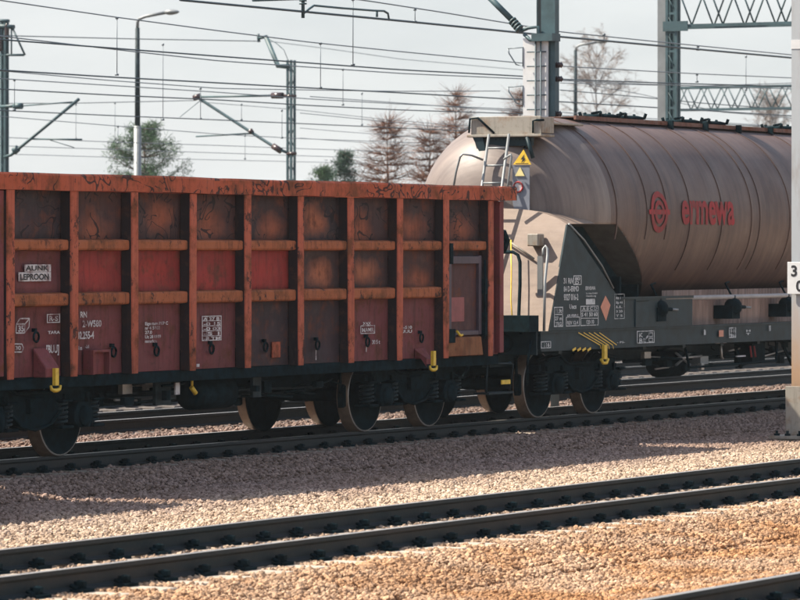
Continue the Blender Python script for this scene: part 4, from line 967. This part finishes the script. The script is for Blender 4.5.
# registration arm hanging in from the top of the frame
RA = P(303, 8, 31.4)
one('registration_arm', TEAL, HM, lambda m: (m.tube([P(303, -30, 31.4), P(303, 18, 31.4)], .03, 6), m.tube([P(253, .5, 31.4), P(300, -1, 31.4)], .02, 6),
   [m.tube([P(303, y_, 31.4), P(303, y_ + 1.4, 31.4)], .06, 8) for y_ in (0, 3)],
   m.tube([P(304, 13, 31.4), P(309, 9, 31.4), P(314, 5.5, 31.4), P(340, 8, 31.4), P(372, 10.5, 31.4), P(384, 11, 31.4), P(388, 13.5, 31.4), P(389, 19.5, 31.4)], .018, 6), m.tube([P(377, 10.5, 31.4), P(377, 17, 31.4)], .02, 5)))

def lattice(m, X, pxa, pxb, z0, z1, depth=.22, step=.35, r=.02):
    ya, yb = ypx(pxa, X), ypx(pxb, X)
    for y in (ya, yb):
        for dx in (0, depth): m.box(X + dx - r * 1.6, X + dx + r * 1.6, y - r * 1.6, y + r * 1.6, z0, z1)
    z = z0; f_ = 0
    while z < z1 - step:
        for dx in (0, depth):
            a_, b_ = (ya, yb) if f_ else (yb, ya); m.tube([(X + dx, a_, z), (X + dx, b_, z + step)], r * .7, 4)
        z += step; f_ = 1 - f_
# mast with bent top bracket, x = 290
Xb = PD(290, 60, 122)[0]
MB1 = thing('catenary_mast', 'slim lattice mast left of centre with bent top bracket and raking cantilever arm', 'mast', (Xb, PD(290, 60, 122)[1], 0), 'catenary masts behind the train')
one('mast_column', TEAL, MB1, lambda m: lattice(m, Xb, 287.6, 291.2, -.4, ZX(290, 60, Xb), .20, .35, .018))
one('top_bracket', TEAL, MB1, lambda m: (m.tube([PX(259, 38, Xb), PX(267, 36.5, Xb)], .05, 6), m.tube([PX(266, 37, Xb), PX(278, 66, Xb), PX(289, 66.5, Xb)], .075, 6), m.tube([PX(258, 34, Xb), PX(259, 42, Xb)], .05, 6), m.tube([PX(267, 38, Xb), PX(276, 43, Xb), PX(284, 50, Xb), PX(288, 60, Xb)], .01, 4)))
def arm1(m):
    m.tube([PX(198, 97, Xb), PX(276, 95.5, Xb)], .035, 6); m.tube([PX(194, 95, Xb), PX(203, 101, Xb), PX(250, 131.5, Xb), PX(276, 148, Xb), PX(288, 153, Xb)], .045, 6)
    m.tube([PX(196, 136.5, Xb), PX(250, 133.5, Xb)], .025, 5); m.tube([PX(201, 100, Xb), PX(180, 117, Xb)], .01, 4)
one('cantilever', TEAL, MB1, arm1)
one('insulator', M['insul'], MB1, lambda m: (m.tube([PX(272, 95.5, Xb), PX(283, 95.5, Xb)], .09, 8), m.tube([PX(283, 95.5, Xb), PX(296, 96, Xb)], .04, 6), m.tube([PX(273, 146, Xb), PX(281, 151, Xb)], .09, 8), m.tube([PX(250, 130, Xb), PX(252, 133, Xb)], .08, 8), m.tube([PX(287, 153.5, Xb), PX(296, 153.5, Xb)], .05, 6), m.tube([PX(194, 98, Xb), PX(200, 96, Xb)], .09, 7)))
# mast at the left edge
dc = 118; Xc = PD(6, 100, dc)[0]
MC = thing('catenary_mast', 'steel mast at the left edge with triangular top bracket and arm rising to the right', 'mast', (Xc, PD(6, 100, dc)[1], 0), 'catenary masts behind the train')
one('mast_column', TEAL, MC, lambda m: (lattice(m, Xc, 1.6, 5.0, -.4, ZX(4, 22, Xc), .12, .4, .02), m.box(Xc + .02, Xc + .1, ypx(4.2, Xc), ypx(2.6, Xc), -.4, ZX(4, 26, Xc))))
one('top_bracket', TEAL, MC, lambda m: (m.tube([PX(-8, 55, Xc), PX(24, 55, Xc)], .035, 5), m.tube([PX(12, 27, Xc), PX(25, 55, Xc)], .03, 5), m.tube([PX(11.5, 28, Xc), PX(11.5, 55, Xc)], .025, 5), m.tube([PX(-8, 20.5, Xc), PX(9, 21, Xc)], .05, 5), m.tube([PX(-8, 26, Xc), PX(14, 27, Xc)], .07, 6)))
one('insulator', M['insul'], MC, lambda m: [m.lathe([(.02, -.2)] + [(.05 + .03 * (k % 2), -.16 + k * .03) for k in range(12)] + [(.02, .24)], PX(px, y_, Xc), 'z', 10) for px, y_ in ((-1, 32), (7, 32), (1, 45), (-3, 60))])
one('cantilever', TEAL, MC, lambda m: (m.tube([PX(4, 157, Xc), PX(11, 155, Xc), PX(17, 150, Xc), PX(79, 99, Xc)], .045, 6), m.tube([PX(32, 139, Xc), PX(82, 139.5, Xc)], .025, 5), m.tube([PX(0, 106.5, Xc), PX(20, 106, Xc)], .05, 6), m.tube([PX(20, 106, Xc), PX(73, 102, Xc)], .02, 5), m.tube([PX(14, 151.5, Xc), PX(18, 148, Xc)], .1, 7), m.tube([PX(14, 106, Xc), PX(22, 106, Xc)], .09, 7), m.tube([PX(50, 140, Xc), PX(74, 147.5, Xc)], .012, 4)))

# portal gantries to the right
def portal(label, d, pxm, ztop, zbot, pitch, halfy, near):
    Xp, Yp, _ = PD(pxm, 0, d)
    t_ = thing('portal_gantry', label, 'gantry', (Xp, Yp, 0), 'portal gantries over the tracks')
    w = .26 if near else .2
    yl, yr = Yp + .30, Yp - .18
    if near:
        one('mast_column', M['mast_white'] if False else M['galv'], t_, lambda m: m.box(Xp + .10, Xp + .25, Yp + .05, Yp + .30, -.4, 10.5))
        one('lattice_leg', TEAL, t_, lambda m: ([m.box(Xp + a_ - .03, Xp + a_ + .03, y_ - .03, y_ + .03, -.4, 10.5) for a_ in (0, .14) for y_ in (Yp + .02, Yp - .20)],
            m.box(Xp + .13, Xp + .14, Yp - .17, Yp - .01, -.4, 10.5), [m.box(Xp - .02, Xp + .02, Yp - .24, Yp + .04, z, z + .05) for z in np.arange(0, 10.4, .42)],
            [m.tube([(Xp, Yp - .22, z), (Xp, Yp + .02, z + .42)], .016, 4) for z in np.arange(0, 10, .42)]))
    else:
        one('mast_column', M['galv'], t_, lambda m: m.box(Xp, Xp + .3, Yp - .15, Yp + .15, -.4, 8.6))
    ye = Yp - 26
    one('mast_column', M['galv'], t_, lambda m: m.box(Xp, Xp + .3, ye - .15, ye + .15, -.4, ztop))
    ch = one('chord', TEAL, t_, lambda m: m.box(Xp - .03, Xp + .03, ye, Yp - .1, zbot - .04, zbot + .03), at=(Xp, Yp, zbot))
    for q in ((0, 0, ztop - zbot), (.7, 0, 0), (.7, 0, ztop - zbot)): dup(ch, q)
    h = ztop - zbot
    br = [one('brace', TEAL, t_, lambda m: m.tube([(Xp, Yp - .2 - a_ * pitch, zbot), (Xp, Yp - .2 - b_ * pitch, ztop)], .02 if near else .024, 5), at=(Xp, Yp, zbot)) for a_, b_ in ((.5, 0), (.5, 1.0))]
    n_ = int(25 / pitch)
    for i in range(1, min(n_, 34)):
        for b_ in br: dup(b_, (0, -pitch * i, 0))
    for b_ in br:
        for i in range(0, 12): dup(b_, (.7, -pitch * (i + .3), 0))
    one('end_gusset', TEAL, t_, lambda m: (m.box(Xp - .06, Xp - .03, Yp - .5, Yp + .1, zbot - .12, zbot + .1),))
    return t_, Xp
pt, Xp1 = portal('near truss gantry whose mast stands behind the tank and beam leaves the top right corner', 94.7, 668, CAM_Z + (250 + 16) / 45.0, CAM_Z + (250 - 26) / 45.0, .75, 1, True)
portal('farther truss gantry seen as a thin zigzag beam below the nearer one', 152, 662, CAM_Z + (250 - 88) / 28.0, CAM_Z + (250 - 110) / 28.0, .78, 1, False)

# street lamps
def lamp(label, px, pytop, pts, d, r0, bright):
    X = PD(px, 0, d)[0]; base = PD(px, 0, d)
    t_ = thing('street_lamp', label, 'lamp post', (X, base[1], 0), 'street lamps beyond the yard')
    y = base[1]
    one('pole', M['galv'], t_, lambda m: m.tube([(X, y, -.5), (X, y, ZX(px, pytop + 98, X))], [r0 * 1.45, r0 * 1.35], 10))
    one('upper_pole', M['under_lt'], t_, lambda m: m.tube([(X, y, ZX(px, pytop + 98, X)), (X, y, ZX(px, pytop, X))], [r0 * 1.0, r0 * .8], 10))
    one('arm', M['galv'], t_, lambda m: m.tube([PX(a_, b_, X) for a_, b_ in pts], r0 * .6, 7))
    e = pts[-1]; c_ = PX(e[0] + 6 * bright, e[1] - .5, X)
    def hd(m):
        L_ = abs(PX(e[0] - 1, 0, X)[1] - PX(e[0] + 13 * bright, 0, X)[1]) / 2
        vs = []; n_ = 12; fs = []
        for i in range(9):
            u = -1 + i / 4; rr = .14 * math.sqrt(max(.02, 1 - u * u * .95)) * (1.1 - .25 * u)
            for k in range(n_): a_ = 2 * math.pi * k / n_; vs.append((c_[0] + rr * math.cos(a_), c_[1] - u * L_, c_[2] + rr * .6 * math.sin(a_)))
        fs = [(i * n_ + k, i * n_ + (k + 1) % n_, (i + 1) * n_ + (k + 1) % n_, (i + 1) * n_ + k) for i in range(8) for k in range(n_)] + [tuple(range(n_)), tuple(8 * n_ + k for k in range(n_))]
        m.add(vs, fs, True)
    one('lamp_head', M['galv'], t_, hd)
lamp('tall street lamp with a curved arm in front of the pine on the left', 137.5, 28, [(137.5, 28), (137.5, 22), (139, 19), (145, 16.5), (166, 12.5)], 138, .09, 1)
lamp('faint far street lamp between the tall mast and the gantry, behind the bare birch', 575.5, 50, [(575.5, 52), (576, 47.5), (580, 45), (598, 42)], 190, .09, .75)

# ------------------------------------------------------------------ overhead wires, each on its own plane over its track
WIRES = [
 # label, Y, radius, points, droppers
 ('thick contact wire sloping from the top centre past the tall mast to the right', 31.4, .028, [(180, 0), (400, 20.8), (517, 32.4), (557, 36.5), (793, 58)], []),
 ('thin carrier wire just above the thick one at the top of the frame', 31.4, .016, [(330, -3), (362, 0), (440, 12), (511, 23.7), (557, 31.5), (660, 42), (793, 55)], [(353, -1, 65), (415, 9, 22), (254 + 350, 34, 41), (698, 46, 50)]),
 ('uppermost wire at the left edge, sagging in a long curve across the whole sky', 36.2, .016, [(0, .3), (118, 17.5), (220, 31), (312, 42.5), (400, 51.6), (520, 63), (558, 66), (680, 73), (793, 78)], [(117, 17.5, 75), (320.5, 43, 88), (697, 74, 82)]),
 ('second wire from the top left, nearly level and ending at the bent bracket', 60.0, .02, [(18, 36), (137, 39), (259, 41.2)], []),
 ('first of the paired dark wires below the level one, entering at the left mast', 36.2, .02, [(0, 39.5), (110, 48), (220, 56.4), (400, 69.8), (523, 76.2), (558, 79.2), (660, 83), (793, 86.5)], []),
 ('thin wire just under the dark pair, slightly steeper on the left', 38.0, .016, [(25, 39), (137, 52), (220, 61), (400, 73.4), (523, 78.8), (640, 84), (793, 89)], []),
 ('dark wire crossing in the middle of the left sky, below the lamp head', 41.2, .022, [(9, 70.6), (110, 77), (220, 83), (310, 88), (400, 92.8), (523, 99.8), (558, 101.6), (793, 116)], []),
 ('thin wire hugging the dark middle wire and merging with it near the centre', 43.0, .015, [(9, 71.5), (110, 80.5), (220, 88.5), (310, 90), (400, 91.3), (500, 91)], []),
 ('faint wire just below the middle pair on the left', 46.2, .016, [(15, 79.5), (120, 86), (220, 92.4), (310, 99), (400, 104), (530, 110), (640, 118), (793, 127)], [(14.5, 79.5, 110), (163, 44, 120)]),
 ('dark wire passing the tip of the raking arm left of centre', 46.2, .02, [(0, 89), (110, 95), (220, 100), (310, 105.5), (400, 110), (528, 114), (793, 128)], [(200.5, 88, 119)]),
 ('nearly level wire ending on the raised arm of the left mast', 70.0, .018, [(14, 103.4), (75, 103.2), (195, 100.5)], [(115, 102.5, 140), (76, 104, 139)]),
 ('wire dipping under the raised arm tip, sixth from the wagon rim on the left', 53.0, .02, [(9, 110.8), (110, 115.5), (220, 120), (310, 124), (400, 128), (470, 131)], [(282, 110, 138)]),
 ('thin wire running down through the lamp post towards the bare trees', 58.0, .015, [(9, 117), (110, 125.5), (220, 134.3), (310, 139), (420, 143)], [(118, 126, 143), (241.5, 104, 120), (362, 93, 125)]),
 ('pale wire behind the horizontal stay of the left arm', 67.0, .016, [(9, 137.6), (110, 142), (220, 145.5), (310, 149), (430, 153)], [(245, 135, 159)]),
 ('low wire just above the wagon rim, crossing the pine', 72.0, .016, [(18, 146.3), (110, 149.3), (220, 153), (310, 156), (430, 160)], []),
 ('lowest wire over the wagon rim on the left', 78.0, .016, [(18, 154.4), (110, 157.2), (220, 160), (310, 162), (430, 165)], []),
 ('thin wire falling from the bracketed mast towards the larch tops', 62.5, .015, [(267, 41), (330, 49), (400, 59), (523, 70)], []),
 ('taut wire through the top of the bare trees in the centre', 50.0, .016, [(310, 96.5), (400, 103), (480, 109), (530, 112)], [(343, 69, 105)]),
 ('faint wire low over the brown larches', 64.0, .014, [(200, 102), (300, 110), (380, 119), (440, 124), (500, 127)], []),
 ('thin wire skimming above the brown larches, the upper of two', 52.0, .013, [(300, 113), (340, 117), (430, 126), (500, 131)], []),
 ('thin wire skimming above the brown larches, the lower of two', 60.0, .013, [(300, 128), (340, 131.5), (430, 138), (480, 141)], []),
 ('very thin wire just above the small spruce treetop', 66.0, .012, [(300, 138), (340, 141), (430, 147)], []),
 ('feeder wire between the tall mast and the gantry mast', 44.0, .018, [(560, 90), (640, 97), (700, 103), (793, 110)], []),
 ('slack wire under the feeder on the right', 48.0, .014, [(560, 78), (600, 87), (640, 94), (720, 112), (793, 118)], []),
 ('thin carrier wire above the far truss beam on the right', 42.0, .014, [(560, 83), (650, 85), (700, 86), (793, 83)], [(746, 56, 90)]),
]
def ext(pts):
    (xa, ya), (xb, yb_) = pts[0], pts[1]; (xc, yc_), (xd, yd_) = pts[-2], pts[-1]
    out = list(pts)
    if xa <= 25: out = [(xa - 160, ya - (yb_ - ya) / (xb - xa) * 160)] + out
    if xd >= 780: out = out + [(xd + 120, yd_ + (yd_ - yc_) / (xd - xc) * 120)]
    return out
for lab, Y, r_, pts, drops in WIRES:
    base = P(pts[0][0], pts[0][1], Y)
    w_ = thing('overhead_wire', lab, 'wire', base, 'overhead wires of the yard')
    pp = ext(pts); dense = []
    xs_ = [p_[0] for p_ in pp]; ys2 = [p_[1] for p_ in pp]
    for x in np.linspace(xs_[0], xs_[-1], 40): dense.append(P(x, float(np.interp(x, xs_, ys2)), Y))
    one('cable', M['wire'] if r_ > .017 else M['wire_lt'], w_, lambda m: m.tube(dense, r_ * .66, 5))
    for (px, ya, yb_) in drops:
        one('dropper', M['wire_lt'], w_, lambda m: (m.tube([P(px, ya, Y), P(px, yb_, Y)], .008, 4), m.tube([P(px, yb_ - 1.2, Y), P(px, yb_ + .6, Y)], .035, 5), m.tube([P(px, ya - .4, Y), P(px, ya + 1.6, Y)], .028, 5)))

# ------------------------------------------------------------------ trees
def leafmat(name, a, b):
    t = NT(name); oi = t.noise(.8, 4, .6); n = t.noise(6, 3, .6)
    c = t.mix(t.ramp(oi, .35, .65), a, b); c = t.mix(t.math('MULTIPLY', t.ramp(n, .5, .7), .4), c, tuple(x * .5 for x in a))
    return t.fin(c, .8, 0, None, spec=.2)
M['pine'] = leafmat('pine_needles', (.032, .078, .036), (.075, .135, .055)); M['spruce'] = leafmat('spruce_needles', (.03, .07, .045), (.06, .11, .07))
M['larch'] = leafmat('bare_larch_twigs', (.15, .068, .042), (.24, .125, .08)); M['twig'] = leafmat('birch_twigs', (.20, .16, .14), (.30, .25, .22)); M['bark'] = m_simple('grey_bark', (.13, .10, .08), .9, 0, .4, 5)
def tuft(m, p, r, n_, L_, W_, R_):
    for _ in range(n_):
        d = Vector((R_.gauss(0, 1), R_.gauss(0, 1), R_.gauss(0, .8) + .15)).normalized()
        o = p + Vector((R_.gauss(0, r), R_.gauss(0, r), R_.gauss(0, r * .7)))
        s_ = d.cross(Vector((R_.gauss(0, 1), R_.gauss(0, 1), R_.gauss(0, 1)))).normalized() * W_
        m.add([o - s_, o + s_, o + d * L_ * R_.uniform(.6, 1.2)], [(0, 1, 2)])
def conifer(name, label, px, pytop, d, wpx, mat, kind, seed, group):
    R_ = random.Random(seed); base = PD(px, 0, d); V = F_PX / d; H = CAM_Z + (HOR - pytop) / V + .5; bw = wpx / V / 2
    B = Vector((base[0], base[1], -.5)); t_ = thing(name, label, 'tree', tuple(B), group)
    lean = R_.uniform(-.015, .015) * H
    def ax(h): return B + Vector((lean * (h / H) ** 2, -lean * (h / H) ** 2, h))
    r0 = .018 * H
    one('trunk', M['bark'], t_, lambda m: m.tube([ax(H * k / 10) for k in range(11)], [max(.012, r0 * (1 - k / 10.3)) for k in range(11)], 8))
    br = MB(); cr = MB()
    h = H * (.30 if kind == 'pine' else .12)
    while h < H * .985:
        f_ = h / H
        if kind == 'pine': L0 = bw * (1.0 * math.sqrt(max(.02, 1 - ((f_ - .60) / .40) ** 2)) if f_ > .6 else .75 + .25 * (f_ / .6))
        else: L0 = bw * 1.1 * (1 - f_) ** (1.0 if kind == 'spruce' else .85) + .05
        nb = 7 if kind == 'pine' else 6
        for k in range(nb):
            if R_.random() < (.12 if kind != 'larch' else .28): continue
            a_ = R_.uniform(0, 6.283); L_ = L0 * (R_.uniform(.55, 1.12) if kind != 'larch' else R_.uniform(.35, 1.25)); up = {'pine': R_.uniform(.1, .65), 'spruce': R_.uniform(-.25, .1), 'larch': R_.uniform(-.05, .3)}[kind]
            st_ = ax(h); tip = st_ + Vector((math.cos(a_), math.sin(a_), up)) * L_; mid = (st_ + tip) / 2 + Vector((0, 0, -.06 * L_))
            br.tube([st_, mid, tip], [.02 + .012 * L_, .02, .008], 4)
            ns = max(3, int(L_ / .28))
            for q in range(ns):
                u = (q + 1) / ns; 
                if kind == 'pine' and u < .35: continue
                c_ = (st_.lerp(mid, u * 2) if u < .5 else mid.lerp(tip, u * 2 - 1))
                side = Vector((-math.sin(a_), math.cos(a_), 0)) * R_.uniform(-.35, .35) * L_ * .5
                if kind == 'larch':
                    for _ in range(12):
                        e_ = c_ + (tip - st_).normalized() * R_.uniform(.1, .55) + Vector((R_.gauss(0, .26), R_.gauss(0, .26), R_.gauss(.10, .22)))
                        w2 = Vector((R_.gauss(0, 1), R_.gauss(0, 1), R_.gauss(0, 1))).normalized() * .009
                        cr.add([c_ - w2, c_ + w2, e_ + w2 * .4, e_ - w2 * .4], [(0, 1, 2, 3)])
                    tuft(cr, c_ + side * .3, .2, 3, .14, .008, R_)
                else: tuft(cr, c_ + side * .8, .13 if kind == 'pine' else .12, 62 if kind == 'pine' else 34, .20 if kind == 'pine' else .17, .013, R_)
        h += R_.uniform(.16, .32) * (1.25 if kind == 'pine' else 1.0)
    br.build('branches', M['bark'] if kind != 'larch' else M['larch'], t_); cr.build('crown', M[mat], t_)
G_ = 'trees beyond the yard'
conifer('pine_tree', 'dark green pine with a ragged rounded crown behind the street lamp', 146, 126, 165, 84, 'pine', 'pine', 3, G_)
conifer('spruce_tree', 'small dark green spruce just above the wagon rim left of the brown larches', 344, 148, 150, 165, 'spruce', 'spruce', 5, G_)
conifer('spruce_tree', 'tiny green treetop peeping over the wagon rim left of the small spruce', 322, 164, 175, 30, 'pine', 'pine', 6, G_)
conifer('larch_tree', 'brown leafless larch with a pointed top, leftmost of the brown trees', 389, 116, 150, 118, 'larch', 'larch', 8, G_)
conifer('larch_tree', 'reddish brown larch, lower one between two taller bare trees', 430, 125, 152, 112, 'larch', 'larch', 9, G_)
conifer('larch_tree', 'tallest bare larch, close against the left of the cream tank end', 456, 92, 160, 96, 'larch', 'larch', 11, G_)
conifer('larch_tree', 'bare larch top half hidden behind the laddered mast and the tank platform', 520, 88, 190, 70, 'larch', 'larch', 12, G_)
def bare(label, px, pytop, d, wpx, seed, thick=1.0):
    R_ = random.Random(seed); base = PD(px, 0, d); V = F_PX / d; H = CAM_Z + (HOR - pytop) / V + .5; bw = wpx / V / 2
    B = Vector((base[0], base[1], -.5)); t_ = thing('birch_tree', label, 'tree', tuple(B), G_)
    tr = MB(); cr = MB()
    pts = [B + Vector((math.sin(k * .9 + seed) * .05 * k / 3, math.cos(k * .7) * .05 * k / 3, H * k / 10)) for k in range(11)]
    tr.tube(pts, [max(.015, .011 * H * (1 - k / 10.4)) for k in range(11)], 7)
    def grow(p, dr, L_, r_, lv):
        q = p; ps = [p]
        for _ in range(4): dr = (dr + Vector((R_.gauss(0, .16), R_.gauss(0, .16), R_.gauss(.02, .12) - (.10 if lv >= 2 else 0)))).normalized(); q = q + dr * L_ / 4; ps.append(q)
        cr.tube(ps, [r_ * (1 - .18 * i) for i in range(5)], 4 if lv < 2 else 3, cap=False)
        if lv < 3:
            for i in range(6 if lv == 0 else 5):
                nd = (dr + Vector((R_.gauss(0, .6), R_.gauss(0, .6), R_.gauss(.1, .4)))).normalized(); grow(ps[R_.randint(1, 4)], nd, L_ * R_.uniform(.4, .62), max(.013, r_ * .55), lv + 1)
    for i in range(34):
        f_ = R_.uniform(.3, .97); a_ = R_.uniform(0, 6.283); p = pts[int(f_ * 10)].lerp(pts[min(10, int(f_ * 10) + 1)], f_ * 10 % 1)
        grow(p, Vector((math.cos(a_), math.sin(a_), R_.uniform(.9, 2.2))).normalized(), bw * (.35 + 1.0 * math.sin(math.pi * min(1, f_ * .95))), .045 * thick, 0)
    tr.build('trunk', M['bark'], t_); cr.build('crown', M['twig'], t_)
bare('pale leafless birch fading behind the far street lamp right of the tall mast', 598, 46, 300, 62, 4)
bare('low brownish bare tree at the right edge just above the tank walkway', 772, 103, 300, 60, 14)

# ------------------------------------------------------------------ thin haze over the whole yard
HZ = NT('air_haze'); HZ.t.nodes.remove(HZ.b); pv = HZ.n('ShaderNodeVolumePrincipled'); pv.inputs['Density'].default_value = .00016; pv.inputs['Color'].default_value = (.88, .95, 1, 1); pv.inputs['Anisotropy'].default_value = .2
HZ.l(pv.outputs[0], HZ.out.inputs['Volume'])
h_ = MB(); h_.box(-3010, 6010, -3010, 6010, -1.6, 16.0); hz = h_.build('haze', HZ.m); tag(hz, 'thin pale haze lying over the whole railway yard', kind='stuff')
